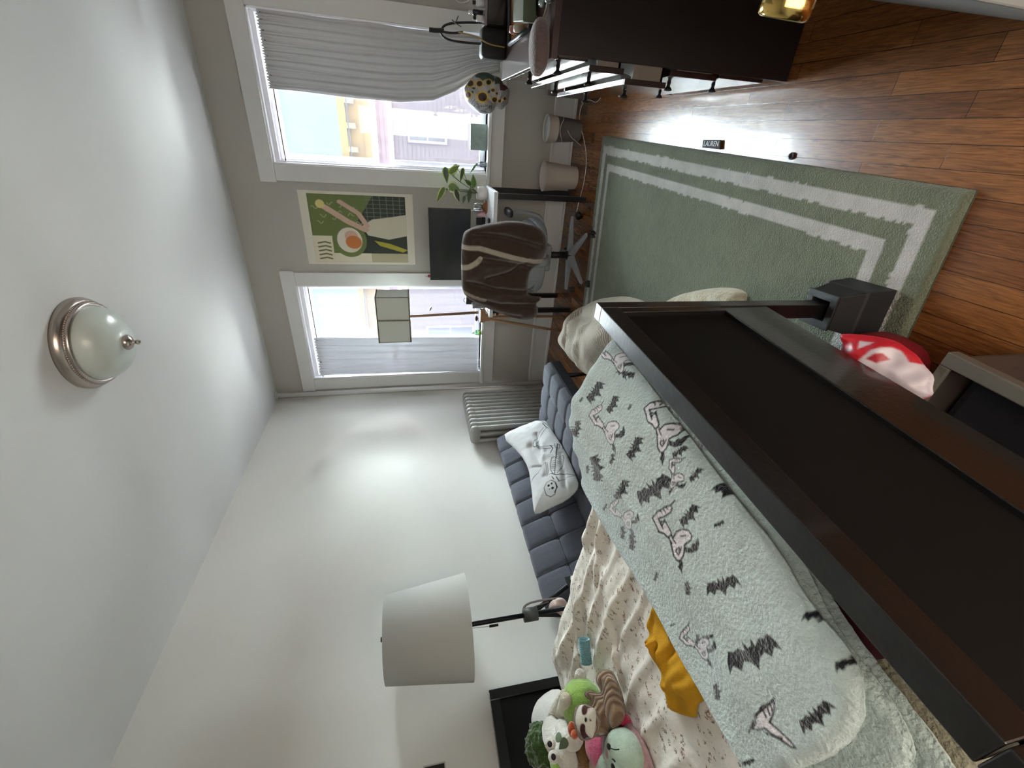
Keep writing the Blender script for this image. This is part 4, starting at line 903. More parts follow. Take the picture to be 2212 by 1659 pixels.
def comforter_mat():
    m, nt, b = nmat('floral_cotton'); N = nt.nodes.new; L = nt.links.new
    tc = N('ShaderNodeTexCoord'); sp = N('ShaderNodeMapping'); sp.inputs['Scale'].default_value = (1, 1, .6); L(tc.outputs['Object'], sp.inputs[0])
    nz = N('ShaderNodeTexNoise'); nz.inputs['Scale'].default_value = 90; nz.inputs['Detail'].default_value = 2; L(sp.outputs[0], nz.inputs['Vector'])
    vd = N('ShaderNodeVectorMath'); vd.operation = 'SCALE'; vd.inputs['Scale'].default_value = .022; L(nz.outputs['Color'], vd.inputs[0])
    va = N('ShaderNodeVectorMath'); L(sp.outputs[0], va.inputs[0]); L(vd.outputs[0], va.inputs[1])
    cur = None
    for (sc, th, c, rnd) in ((40, .27, (124, 118, 104), .75), (21, .24, (150, 116, 100), .6)):
        v = N('ShaderNodeTexVoronoi'); v.inputs['Scale'].default_value = sc; L(va.outputs[0], v.inputs['Vector'])
        lt = N('ShaderNodeMapRange'); L(v.outputs['Distance'], lt.inputs[0]); lt.inputs[1].default_value = th-.03; lt.inputs[2].default_value = th; lt.inputs[3].default_value = 1; lt.inputs[4].default_value = 0
        n3 = N('ShaderNodeTexNoise'); n3.inputs['Scale'].default_value = 230; L(tc.outputs['Object'], n3.inputs['Vector'])
        l3 = N('ShaderNodeMapRange'); L(n3.outputs[0], l3.inputs[0]); l3.inputs[1].default_value = .44; l3.inputs[2].default_value = .54
        mu = N('ShaderNodeMath'); mu.operation = 'MULTIPLY'; L(lt.outputs[0], mu.inputs[0]); L(l3.outputs[0], mu.inputs[1])
        mx = N('ShaderNodeMix'); mx.data_type = 'RGBA'; L(mu.outputs[0], mx.inputs['Factor'])
        if cur is None: mx.inputs['A'].default_value = srgb(226, 219, 208)
        else: L(cur.outputs['Result'], mx.inputs['A'])
        mx.inputs['B'].default_value = srgb(*c); cur = mx
    L(cur.outputs['Result'], b.inputs['Base Color']); b.inputs['Roughness'].default_value = .9; b.inputs['Specular IOR Level'].default_value = .15
    n4 = N('ShaderNodeTexNoise'); n4.inputs['Scale'].default_value = 28; n4.inputs['Detail'].default_value = 3; L(tc.outputs['Object'], n4.inputs['Vector'])
    bp = N('ShaderNodeBump'); bp.inputs['Strength'].default_value = .35; bp.inputs['Distance'].default_value = .012; L(n4.outputs[0], bp.inputs['Height']); L(bp.outputs[0], b.inputs['Normal'])
    return m
OB = np.array([(-.86, .10), (-.80, .6), (-.84, 1.05), (-.9, 1.22), (-1.25, 1.235), (-1.30, 1.21), (-1.36, 1.24), (-2.0, 1.24), (-2.22, 1.22), (-2.285, 1.05), (-2.29, .6), (-2.27, .02), (-1.5, -.02), (-1.0, .02)])
m = puff(OB, (0, 0, 0), (1, 0, 0), (0, 1, 0), (0, 0, 1), .020, .012, .0095, .035, lift=lambda P: np.array([cf_z(a, b) for a, b in P]), smooth=2)
tag(m.build('comforter', comforter_mat()), 'off-white comforter with small brown floral sprigs spread over the bed', 'comforter')
# pillow against the headboard
def bedpt(a, t): q = BP(a, t, 0); return (q[0], q[1])
OPW = np.array([bedpt(.20, 1.93), bedpt(.90, 1.93), bedpt(.94, 1.60), bedpt(.52, 1.55), bedpt(.24, 1.66)])
m = puff(OPW, (0, 0, 0), (1, 0, 0), (0, 1, 0), (0, 0, 1), .11, .03, .012, .20, lift=lambda P: .80+.10*np.clip((-P[:, 0]-1.95)/.35, 0, 1)+0*P[:, 0], smooth=2, wr=.012, ws=8)
tag(m.build('bed_pillow', mat('white_pillowcase', (206, 203, 196), .9, bump=.3, bs=40, spec=.1)), 'white bed pillow behind the stuffed animals against the headboard', 'pillow')
# maroon sheet strip beside the footboard
OM = np.array([bedpt(.10, .05), bedpt(.82, .05), bedpt(.86, .12), bedpt(.80, .30), bedpt(.10, .25)])
tag(puff(OM, (0, 0, 0), (1, 0, 0), (0, 1, 0), (0, 0, 1), .022, .0, .012, .03, lift=lambda P: np.full(len(P), .733), wr=.008, ws=12).build('folded_sheet', mat('maroon_cotton', (66, 18, 26), .9, bump=.2)), 'dark maroon folded sheet between the mint blanket and the footboard', 'sheet')

# ---- mint blanket with printed bats and bony figures
def bl_z(x, y, lo=0.):
    pr = np.interp(-x, [.46, .51, .56, .65, .74, .79, .91, 1.04, 1.12, 1.3], [.790, .800, .822, .862, .888, .885, .852, .812, .79, .76])
    fl = np.interp(-x, [.46, .55, .62, .80, .95, 1.05, 1.3], [.786, .806, .826, .828, .815, .80, .775])
    k = np.clip((y-.35)/.7, 0, 1)**1.3; z = fl+(pr-fl)*k
    for (xc, am, wd, ph) in ((-.585, .013, .018, 0), (-.66, .010, .022, 1.2), (-.755, .012, .020, 2.1), (-.86, .014, .024, .5), (-.955, .012, .020, 3.0), (-1.02, .008, .016, 1.)):
        xx = xc+.03*math.sin(y*3.1+ph)-.05*(y-.6); z += am*math.exp(-((x-xx)/wd)**2)*(.6+.4*math.sin(y*5+ph*2))
    z += .008*vn(x, y, 4.4, 7)
    if y > 1.06: z -= (min(y, 1.15)-1.06)**2*10+max(0, y-1.15)*5.5
    return z-lo
def bl_xy(px__, py__):
    z = .83
    for _ in range(16): q = pz(px__, py__, z); z = .55*z+.45*(bl_z(q[0], min(q[1], 1.10))+.012)
    return (q[0], q[1])
def IL(pts, c=(0, 0), s=1., r=0.):   # outline around a measured place
    cr, sr = math.cos(r), math.sin(r)
    return [bl_xy(c[0]+s*(x*cr-y*sr), c[1]+s*(x*sr+y*cr)) for x, y in pts]
INK = (20, 22, 30); BONE = (222, 218, 222)
BAT = [(-1.08, .42), (-.98, -.05), (-.80, -.40), (-.62, -.30), (-.40, -.36), (-.22, -.14), (-.17, -.52), (-.07, -.22), (.07, -.22), (.17, -.52), (.22, -.14), (.40, -.36), (.62, -.30), (.80, -.40), (.98, -.05), (1.08, .42), (.84, .18), (.62, .48), (.42, .20), (.18, .34), (0, .72), (-.18, .34), (-.42, .20), (-.62, .48), (-.84, .18)]
BATS = [(1288, 846, 25, -55), (1326, 873, 20, -62), (1363, 879, 7, -60), (1258, 863, 6, -55), (1249, 925, 17, -80), (1374, 967, 26, -62), (1325, 991, 12, -75), (1291, 1012, 28, -100), (1272, 1014, 9, -90), (1345, 1058, 24, -60), (1416, 1055, 42, -35),
        (1492, 1112, 27, -50), (1557, 1131, 12, -25), (1505, 1025, 17, -50), (1568, 1060, 26, 20), (1470, 975, 17, -35), (1353, 806, 18, 20), (1564, 1262, 36, -18), (1489, 1270, 15, -95), (1420, 1245, 10, -70), (1533, 1375, 13, -10), (1628, 1408, 58, -25),
        (1761, 1329, 26, -5), (1833, 1427, 30, -30), (1767, 1545, 42, -40), (1552, 1494, 18, -100), (1543, 1570, 12, 10), (1621, 1645, 15, -20), (1456, 1349, 6, -30), (1310, 1095, 8, -60), (1348, 1150, 14, -90), (1900, 1645, 30, -40), (1368, 1170, 18, -90), (1510, 1380, 11, -80)]
def Fig(P, c, s, r):
    J = lambda q: IL([((x-1500)/100, (y-850)/100) for x, y in q], c, s, r)
    wl = .0042*s/14.5
    leg = [(1505, 620), (1580, 520), (1700, 450), (1780, 425), (1805, 460), (1780, 530), (1690, 590), (1600, 625), (1640, 700), (1650, 740), (1690, 640), (1720, 700), (1790, 830), (1780, 880), (1740, 910), (1680, 850), (1600, 820), (1560, 720)]
    sk = [(1755, 900), (1790, 870), (1820, 910), (1870, 820), (1960, 785), (2050, 800), (2105, 880), (2090, 950), (2030, 990), (1990, 1030), (1975, 1180), (1930, 1260), (1880, 1260), (1830, 1190), (1790, 1020)]
    hornA = [(1985, 1150), (1995, 1050), (2085, 1065), (2110, 1000), (2150, 1000), (2195, 900), (2215, 1010), (2190, 1110), (2100, 1150), (2020, 1135)]
    hornB = [(1905, 1270), (1955, 1255), (1975, 1330), (1965, 1480), (1925, 1400), (1890, 1350), (1910, 1330)]
    for q in (hornA, hornB): P.poly(J(q), INK)
    for q in (leg, sk): P.poly(J(q), BONE); P.stroke(J(q), wl*1.0, INK, True)
    for q in ([(1590, 620), (1620, 700), (1665, 775)], [(1640, 670), (1700, 680)], [(1600, 500), (1640, 520), (1650, 550)], [(1650, 480), (1690, 500), (1700, 540)], [(1700, 455), (1740, 480)], [(1780, 425), (1850, 350)], [(1930, 890), (2010, 880)], [(1610, 830), (1680, 850), (1760, 930), (1800, 1000)], [(1800, 910), (1860, 1000)], [(1870, 1080), (1860, 1120), (1900, 1170), (1930, 1110), (1945, 1050)], [(1885, 1090), (1910, 1060)], [(1905, 1120), (1920, 1080)]): P.stroke(J(q), wl*.85, INK)
FIGS = [((1412, 1152), 14.3, 0), ((1277, 922), 10.5, -.12), ((1388, 912), 13.5, .18), ((1300, 780), 9, -.3), ((1632, 1166), 17, -.06), ((1322, 1118), 8.5, -.25), ((1478, 1400), 10, -.35), ((1440, 1010), 8, .5)]
def Hand(P, c, s, r):
    J = lambda q: IL([((x-800)/100, (y-1340)/100) for x, y in q], c, s, r); wl = .0036
    palm = [(765, 1330), (800, 1260), (880, 1230), (875, 1300), (850, 1360), (940, 1440), (1000, 1500), (1020, 1525), (990, 1520), (900, 1460), (820, 1400), (770, 1410), (735, 1400)]
    P.poly(J(palm), BONE); P.stroke(J(palm), wl, INK, True)
    for q in ([(880, 1205), (790, 1290), (725, 1400)], [(800, 1270), (830, 1330)], [(830, 1250), (850, 1310)], [(855, 1240), (868, 1290)], [(745, 1350), (715, 1430)], [(790, 1400), (850, 1440), (930, 1465)]): P.stroke(J(q), wl, INK)
def bl_paint(P):
    for (x, y, s, r) in BATS: P.poly(IL(BAT, (x, y), s, math.radians(r)), INK)
    for c, s, r in FIGS: Fig(P, c, s, r)
    Hand(P, (1650, 1552), 33.5, 0)
M_mint = mat('mint_plush_blanket', (158, 178, 168), .95, attr=True, var=.09, vs=26, bump=.75, bs=130, sheen=.5, spec=.08)
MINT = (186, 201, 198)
OT = [(-.500, 1.27), (-.515, 1.08), (-.535, .75), (-.552, .49), (-.565, .37), (-.583, .29), (-.585, .20), (-.62, .165), (-.70, .15), (-.80, .165), (-.92, .185), (-.99, .21), (-1.02, .31), (-1.025, .42), (-1.03, .54), (-1.04, .63), (-1.09, .80), (-1.10, .95), (-1.09, 1.08), (-1.10, 1.27)]
bk = T('mint_blanket', (-.78, .65, .75), 'mint green plush blanket printed with black bats and bony figures, folded across the bed foot', 'blanket')
lz = lambda lo: (lambda P: np.array([bl_z(a, b, lo) for a, b in P]))
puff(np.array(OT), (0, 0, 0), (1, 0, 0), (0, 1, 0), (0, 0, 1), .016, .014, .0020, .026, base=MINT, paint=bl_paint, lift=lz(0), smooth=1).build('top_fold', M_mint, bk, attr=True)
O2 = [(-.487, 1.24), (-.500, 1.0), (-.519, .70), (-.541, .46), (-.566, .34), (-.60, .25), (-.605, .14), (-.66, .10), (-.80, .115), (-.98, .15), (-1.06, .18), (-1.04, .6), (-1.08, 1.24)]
def p2(P):
    for (x, y, s, r) in ((1400, 790, 16, 10), (1470, 900, 18, 40), (1560, 1010, 16, 30), (1660, 1115, 30, 50), (1925, 1575, 24, -30)): P.poly(IL(BAT, (x, y), s, math.radians(r)), INK)
    Fig(P, (1480, 935), 7, .6)
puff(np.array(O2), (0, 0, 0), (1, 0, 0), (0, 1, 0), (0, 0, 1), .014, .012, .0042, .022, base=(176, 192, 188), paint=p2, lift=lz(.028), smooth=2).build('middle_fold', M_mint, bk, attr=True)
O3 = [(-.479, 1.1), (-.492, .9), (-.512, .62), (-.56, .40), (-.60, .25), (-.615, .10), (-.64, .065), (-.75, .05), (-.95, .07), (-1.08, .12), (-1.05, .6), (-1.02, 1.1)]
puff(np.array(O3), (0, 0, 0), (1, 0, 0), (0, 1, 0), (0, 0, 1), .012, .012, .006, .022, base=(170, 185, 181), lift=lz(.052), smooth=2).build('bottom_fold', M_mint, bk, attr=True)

# ---- yellow t-shirt
def cfz(P, up): return np.array([cf_z(a, b) for a, b in P])+up
OS_ = [(1416, 1290), (1398, 1318), (1391, 1350), (1396, 1378), (1390, 1385), (1400, 1400), (1416, 1412), (1425, 1440), (1430, 1470), (1434, 1530), (1448, 1545), (1492, 1556), (1500, 1540), (1506, 1515), (1540, 1510), (1560, 1470), (1500, 1330), (1440, 1280)]
os2 = np.array([pz(x, y, .79)[:2] for x, y in OS_])
sp = lambda x, y: tuple(pz(1300+x*.14467, 1250+y*.14467, .79)[:2])
def shp(P):
    P.stroke([sp(918, 592), sp(925, 640), sp(955, 668), sp(975, 650)], .008, (36, 46, 30)); P.stroke([sp(960, 735), sp(985, 770), sp(1010, 790)], .008, (36, 46, 30)); P.stroke([sp(1045, 830), sp(1010, 850), sp(1025, 890)], .008, (36, 46, 30)); P.stroke([sp(860, 430), sp(890, 480)], .009, (36, 46, 30))
    P.poly([sp(628, 930), sp(700, 900), sp(800, 1000), sp(760, 1060), sp(680, 1040)], (160, 104, 20))
def shf(P):
    h = 0
    for a, b, am, wd in (((850, 1000), (1010, 1500), -.014, .008), ((1000, 1550), (1250, 1380), .016, .014), ((1020, 1150), (1110, 1000), -.012, .010), ((700, 450), (660, 700), .010, .012), ((800, 960), (860, 1330), .014, .008), ((950, 1100), (1010, 1350), .014, .012), ((1000, 1650), (1380, 1600), .014, .014), ((640, 930), (820, 960), .012, .008)):
        A, B = np.array(sp(*a)), np.array(sp(*b)); d = B-A; t = np.clip(((P-A) @ d)/(d @ d), 0, 1); D = np.linalg.norm(P-(A+t[:, None]*d), axis=1); h = h+am*np.exp(-(D/wd)**2)
    return h
m = puff(os2, (0, 0, 0), (1, 0, 0), (0, 1, 0), (0, 0, 1), .018, .0, .0028, .02, base=(190, 140, 36), paint=shp, front=shf, lift=lambda P: cfz(P, .024), wr=.008, ws=14, smooth=1)
tag(m.build('t_shirt', mat('yellow_jersey', (196, 146, 34), .9, attr=True, var=.05, vs=60, bump=.25, bs=300, spec=.1), attr=True), 'mustard yellow t-shirt with dark lettering, half under the mint blanket', 't-shirt')
# ---- blue hair roller
q0, q1 = pz(1264, 1388, .795), pz(1268, 1424, .795)
t = T('hair_roller', tuple((q0+q1)/2-[0, 0, .02]), 'pale blue ribbed hair roller lying on the floral comforter', 'hair roller')
dr = nrm(q1-q0); L_ = .085; c0 = (q0+q1)/2-dr*L_/2+np.array([0, 0, .004]); m = MB(); s1 = nrm(np.cross(dr, [0, 0, 1])); s2 = np.cross(s1, dr); RM = np.stack([s1, s2, dr], 1)
pr = []; n_ = 60
for i in range(n_+1): pr.append((.0205+.0016*math.cos(i*PI/2.5), L_*i/n_))
pr += [(.017, L_), (.017, 0), (pr[0][0], 0)]
m.lathe(pr, c0, RM, 36); m.build('roller_tube', mat('pale_blue_plastic', (122, 166, 176), .6, var=.15, vs=120, bump=.5, bs=200), t)

# ================================================================== STUFFED ANIMALS
PLG = 'stuffed animals on the bed'
def ctr(x, y, z): return pz(x, y, z)
def fur(name, rgb, bs=90, b=.7, **k): return mat(name, rgb, .95, var=.12, vs=25, bump=b, bs=bs, sheen=.6, spec=.08, **k)
VD = nrm(-ray(1270, 1580)); VDh = nrm([VD[0], VD[1], VD[2]])
# sloth: corduroy body, flat face
def cord_mat():
    m, nt, b = nmat('brown_corduroy'); N = nt.nodes.new; L = nt.links.new
    tc = N('ShaderNodeTexCoord'); mp = N('ShaderNodeMapping'); mp.inputs['Rotation'].default_value = (0, 0, .9); L(tc.outputs['Object'], mp.inputs[0])
    nz = N('ShaderNodeTexNoise'); nz.inputs['Scale'].default_value = 7; L(tc.outputs['Object'], nz.inputs['Vector']); sc = N('ShaderNodeVectorMath'); sc.operation = 'SCALE'; sc.inputs['Scale'].default_value = .05; L(nz.outputs['Color'], sc.inputs[0])
    ad = N('ShaderNodeVectorMath'); L(mp.outputs[0], ad.inputs[0]); L(sc.outputs[0], ad.inputs[1])
    wv = N('ShaderNodeTexWave'); wv.inputs['Scale'].default_value = 22; wv.bands_direction = 'X'; L(ad.outputs[0], wv.inputs['Vector'])
    cr = N('ShaderNodeValToRGB'); cr.color_ramp.elements[0].color = srgb(116, 94, 76); cr.color_ramp.elements[0].position = .1; cr.color_ramp.elements[1].color = srgb(150, 126, 102); cr.color_ramp.elements[1].position = .6; L(wv.outputs[0], cr.inputs[0]); L(cr.outputs[0], b.inputs['Base Color'])
    b.inputs['Roughness'].default_value = .95; b.inputs['Specular IOR Level'].default_value = .1; b.inputs['Sheen Weight'].default_value = .4
    bp = N('ShaderNodeBump'); bp.inputs['Strength'].default_value = 1; bp.inputs['Distance'].default_value = .008; L(wv.outputs[0], bp.inputs['Height']); L(bp.outputs[0], b.inputs['Normal'])
    return m
M_cordb = cord_mat()
K2 = 1/5.947
def QP(x, y): return (1120+x*K2, 1380+y*K2)
sc_ = ctr(1300, 1540, .86); sl = T('sloth_plush', tuple(sc_-[0, 0, .1]), 'brown corduroy sloth plush with a cream and dark brown face', 'plush toy', PLG)
p0, U_, V_, N_, f_ = plane(sc_, VD)
body = [(990, 470), (1040, 410), (1110, 385), (1190, 400), (1240, 460), (1290, 580), (1340, 720), (1370, 850), (1385, 970), (1370, 1060), (1300, 1140), (1230, 1190), (1190, 1260), (1120, 1240), (1040, 1270), (900, 1240), (860, 1000), (900, 860), (930, 790), (880, 770), (840, 720), (850, 680), (920, 650), (1000, 690), (1060, 700), (1040, 620), (990, 560)]
puff(np.array([f_(*QP(*a)) for a in body]), p0, U_, V_, N_, .055, .05, .004, .07, wr=.006, ws=14).build('body', M_cordb, sl)
leg2 = [(1100, 470), (1200, 500), (1290, 640), (1340, 850), (1360, 1010), (1290, 1120), (1190, 1180), (1130, 1080), (1080, 900), (1090, 700)]
puff(np.array([f_(*QP(*a)) for a in leg2]), p0+N_*.045, U_, V_, N_, .03, .03, .004, .05).build('hind_leg', M_cordb, sl)
hd = [(740, 870), (840, 840), (960, 880), (1040, 980), (1060, 1100), (1020, 1230), (940, 1290), (850, 1310), (780, 1290), (720, 1130), (705, 1000)]
puff(np.array([f_(*QP(*a)) for a in hd]), p0+N_*.05, U_, V_, N_, .05, .045, .004, .05).build('head', M_cordb, sl)
fc = [(775, 880), (830, 860), (900, 890), (975, 905), (995, 980), (990, 1080), (975, 1200), (945, 1285), (890, 1250), (830, 1290), (790, 1200), (745, 1120), (735, 1000)]
def facep(P):
    g = lambda q: smooth_poly([f_(*QP(*a)) for a in q], 2); dk = (66, 38, 34)
    P.poly(g([(820, 880), (870, 850), (960, 870), (970, 895), (890, 905), (885, 960), (860, 995), (825, 990), (812, 940)]), dk); P.poly(g([(800, 1100), (840, 1090), (862, 1120), (860, 1170), (875, 1220), (935, 1290), (930, 1310), (830, 1290), (790, 1200)]), dk)
    P.poly(g([(850, 1030), (870, 1012), (888, 1050), (872, 1085), (852, 1070)]), (16, 14, 18)); P.poly(g([(890, 915), (925, 905), (915, 945), (890, 940)]), (206, 160, 178)); P.poly(g([(862, 1175), (885, 1180), (880, 1225), (865, 1205)]), (206, 168, 176)); P.stroke([f_(*QP(915, 1045)), f_(*QP(928, 1055)), f_(*QP(918, 1062))], .003, (30, 20, 20))
puff(np.array([f_(*QP(*a)) for a in fc]), p0+N_*.085, U_, V_, N_, .026, .01, .0022, .03, base=(206, 202, 190), paint=facep, smooth=1).build('face_patch', mat('cream_felt', (206, 202, 190), .95, attr=True, bump=.2, bs=200), sl, attr=True)
# lime frog-like plush behind
c = ctr(*QP(720, 870), .90); lm = T('lime_plush', tuple(c-[0, 0, .1]), 'bright lime green round plush behind the sloth', 'plush toy', PLG)
MB().ell(c+[0, .0, -.03], (.085, .08, .075)).build('body', fur('lime_fur', (146, 184, 88)), lm); MB().ell(c+[.05, .07, -.04], (.02, .022, .02)).build('white_tag', fur('white_fur', (208, 204, 194)), lm)
# cream long-limbed plush
M_wf = fur('white_fur', (208, 204, 194)); M_cf = fur('ivory_fur', (200, 194, 172))
wa = T('lanky_white_plush', tuple(ctr(1210, 1550, .92)-[0, 0, .12]), 'ivory plush with long dangling arms reaching over the lime plush', 'plush toy', PLG)
def limb(name, pts, r, z, m_, par): MB().tube(smooth3([pz(*QP(*a), zz) for a, zz in zip(pts, z)], 3), np.interp(np.linspace(0, 1, len(smooth3([pz(*QP(*a), zz) for a, zz in zip(pts, z)], 3))), np.linspace(0, 1, len(r)), r), 14).build(name, m_, par)
limb('arm', [(600, 720), (570, 800), (500, 880), (420, 1000), (380, 1080)], [.018, .026, .022, .018, .014], [.93, .93, .93, .92, .92], M_cf, wa)
limb('arm', [(610, 760), (590, 880), (520, 960), (440, 1060)], [.018, .024, .018, .014], [.94, .93, .92, .91], M_cf, wa)
# white plush with orange bow
wb_ = T('white_bow_plush', tuple(ctr(1230, 1590, .95)-[0, 0, .12]), 'white floppy plush wearing a small orange bow, next to the sloth face', 'plush toy', PLG)
limb('body', [(650, 1000), (620, 1100), (560, 1180), (470, 1250)], [.028, .042, .042, .038], [.90, .90, .91, .92], M_wf, wb_)
limb('ear', [(570, 1040), (570, 1150), (620, 1270), (690, 1340)], [.018, .028, .030, .022], [.945, .95, .955, .95], M_wf, wb_)
limb('foot', [(700, 1180), (720, 1260), (700, 1340)], [.024, .032, .024], [.93, .93, .93], M_wf, wb_)
q = pz(*QP(690, 1165), .955); MB().ell(q, (.022, .014, .014), rotm(0, 0, .8)).ell(q+[.012, -.018, 0], (.016, .012, .012)).build('orange_bow', fur('orange_felt', (190, 92, 52)), wb_)
# white puppy head with leaf
wp = T('white_puppy_plush', tuple(ctr(1205, 1610, .96)-[0, 0, .12]), 'white plush with long ears and a small green leaf, on top of the pile', 'plush toy', PLG)
limb('head', [(430, 1120), (470, 1250), (540, 1400), (600, 1480)], [.034, .046, .044, .034], [.95, .96, .96, .95], M_wf, wp)
limb('ear', [(560, 1400), (620, 1520), (660, 1620)], [.026, .034, .028], [.96, .96, .94], M_wf, wp)
for a, b_, z_ in (((490, 1250), (560, 1300), 1.003), ((610, 1310), (520, 1420), 1.003)):
    leaf(MB(), pz(*QP(*a), z_), pz(*QP(*b_), z_), .014, VD, ((96, 112, 86), (96, 112, 86)), .1).build('leaf', mat('sage_felt', (96, 112, 86), .9), wp)
# dark green curly plush with two eyes
dg = ctr(*QP(300, 1400), .965); dgt = T('green_monster_plush', tuple(dg-[0, 0, .14]), 'shaggy dark green plush with two round white eyes at the pillow edge', 'plush toy', PLG)
m = MB(); V0 = []; 
m.ell(dg, (.075, .085, .06), rotm(0, 0, -.35), 60, 40)
Vv = m.v[-1]; m.v[-1] = np.array([v+nrm(v-dg)*(.012*vn(v[0]*1, v[1]*1, v[2]*55, 55)+.01*vn(v[0], v[1], v[2]*90, 90)) for v in Vv])
m.build('body', fur('dark_green_curls', (56, 82, 34), 70, 1.0), dgt)
for (a, r_) in (((405, 1350), .018), ((452, 1515), .018)):
    q = pz(*QP(*a), 1.01); e = MB().ell(q, (r_, r_, r_)).build('eye', M_wf, dgt); MB().ell(q+VD*r_*.62+[0, 0, .0], (r_*.55, r_*.55, r_*.5)).build('pupil', mat('pupil_black', (22, 18, 22), .3), e)
q = pz(*QP(540, 1600), .92); MB().ell(q, (.04, .05, .04)).build('lime_belly', fur('lime_fur', (146, 184, 88)), dgt)
# brown bear
bc = ctr(*QP(860, 1420), .86); bt = T('brown_bear_plush', tuple(bc-[0, 0, .1]), 'tan brown teddy bear lying below the sloth face', 'plush toy', PLG)
M_br = fur('tan_fur', (132, 96, 58)); MB().ell(bc, (.075, .075, .06)).build('head', M_br, bt); MB().ell(ctr(*QP(870, 1610), .84), (.09, .075, .05)).build('body', fur('amber_fur', (142, 98, 44)), bt)
MB().ell(bc+[-.03, -.05, .03], (.025, .025, .018)).build('ear', M_br, bt); MB().ell(ctr(*QP(985, 1620), .87), (.03, .02, .02)).build('paw', fur('pale_tan_fur', (190, 166, 140)), bt)
# pink fuzzy + white face
pc = ctr(*QP(1060, 1400), .86); pt_ = T('pink_plush', tuple(pc-[0, 0, .09]), 'fuzzy bright pink plush with a grey and white face beside the mint plush', 'plush toy', PLG)
MB().ell(pc, (.052, .058, .05), None, 26, 18).build('body', fur('pink_fur', (196, 92, 122), 60, 1.), pt_)
MB().ell(ctr(*QP(1200, 1400), .85), (.045, .035, .03), rotm(0, 0, .6)).build('face', fur('grey_white_fur', (170, 164, 160)), pt_)
MB().ell(ctr(*QP(1160, 1385), .888), (.008, .008, .006)).build('eye', M_blk, pt_)
MB().tube(smooth3([ctr(*QP(1180, 1400), .888), ctr(*QP(1230, 1425), .888), ctr(*QP(1290, 1420), .885)]), .0016, 6).build('mouth', M_blk, pt_)
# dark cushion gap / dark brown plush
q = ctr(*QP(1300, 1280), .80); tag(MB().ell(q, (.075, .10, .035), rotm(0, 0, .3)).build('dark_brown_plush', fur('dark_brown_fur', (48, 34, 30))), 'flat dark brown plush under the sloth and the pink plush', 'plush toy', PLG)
# hot pink bow
q = ctr(*QP(1385, 1130), .80); hp_ = T('magenta_plush', tuple(q-[0, 0, .03]), 'small hot pink plush peeking out on the right of the sloth', 'plush toy', PLG)
MB().ell(ctr(*QP(1370, 1080), .80), (.024, .028, .022)).build('upper_lobe', fur('magenta_fur', (188, 52, 88)), hp_); MB().ell(ctr(*QP(1405, 1220), .795), (.024, .045, .022)).build('lower_lobe', fur('magenta_fur', (188, 52, 88)), hp_)
# mint plush
mc = ctr(*QP(1370, 1540), .84); mp_ = T('mint_plush', tuple(mc-[0, 0, .08]), 'pale mint round plush with a small pink-lined ear and sleepy eyes', 'plush toy', PLG)
M_mf = fur('mint_fur', (172, 192, 174), 120, .4); MB().ell(mc, (.075, .072, .055), e=.9).build('body', M_mf, mp_); MB().ell(ctr(*QP(1170, 1620), .85), (.06, .055, .045)).build('head', M_mf, mp_)
e_ = MB().ell(ctr(*QP(1160, 1485), .875), (.014, .02, .02), rotm(0, 0, .5)).build('ear', M_mf, mp_); MB().ell(ctr(*QP(1160, 1485), .888), (.009, .013, .010)).build('ear_lining', fur('mauve_fur', (170, 128, 132)), e_)
MB().tube(smooth3([ctr(*QP(1205, 1545), .893), ctr(*QP(1225, 1555), .893), ctr(*QP(1240, 1580), .89)]), .002, 6).build('closed_eye', M_blk, mp_); MB().ell(ctr(*QP(1220, 1650), .89), (.01, .01, .006)).build('nose', M_blk, mp_)
q = ctr(*QP(1530, 1480), .80); mv = T('mauve_plush', tuple(q-[0, 0, .03]), 'dusty mauve plush behind the mint plush at the bottom of the pile', 'plush toy', PLG)
MB().ell(q, (.05, .085, .03), rotm(0, 0, .2)).build('body', fur('mauve_fur', (150, 110, 112)), mv); MB().ell(ctr(*QP(1590, 1640), .81), (.026, .026, .02)).build('paw', fur('pale_pink_fur', (186, 150, 150)), mv)

# ================================================================== DRESSER with open drawers
dq = T('dresser', (.46, 2.09, 0), 'dark mahogany dresser with several drawers pulled slightly open, right of the rug', 'dresser')
M_dr = mat('dark_mahogany', (20, 8, 9), .5, var=.18, vs=6, bump=.05, bs=50, stretch=(1, 1, .2), coat=.1)
M_drt = mat('mahogany_top', (74, 54, 52), .30, var=.15, vs=7, stretch=(.3, 1, 1), coat=.5)
M_drf = mat('glossy_drawer_front', (40, 22, 22), .20, var=.1, vs=6, coat=1.0)
DXa, DXb, DYa, DYb, DT = .232, .70, 1.675, 2.51, .905
MB().bb((DXa-.012, DYa, DT-.022), (DXb, DYb, DT)).build('top_board', M_drt, dq, bevel=.0015)
for y0 in (DYa+.002, DYb-.022): MB().bb((DXa, y0, 0), (DXb, y0+.02, DT-.022)).build('side_panel', M_dr, dq, bevel=.001)
MB().bb((DXb-.01, DYa+.02, .05), (DXb, DYb-.022, DT-.022)).build('back_panel', M_dr, dq)
MB().bb((DXa+.01, DYa+.02, .0), (DXa+.03, DYb-.022, .075)).build('plinth', M_dr, dq)
zs = [.08, .272, .465, .63, .765, .878]; op = [.012, .022, .060, .034, .010]
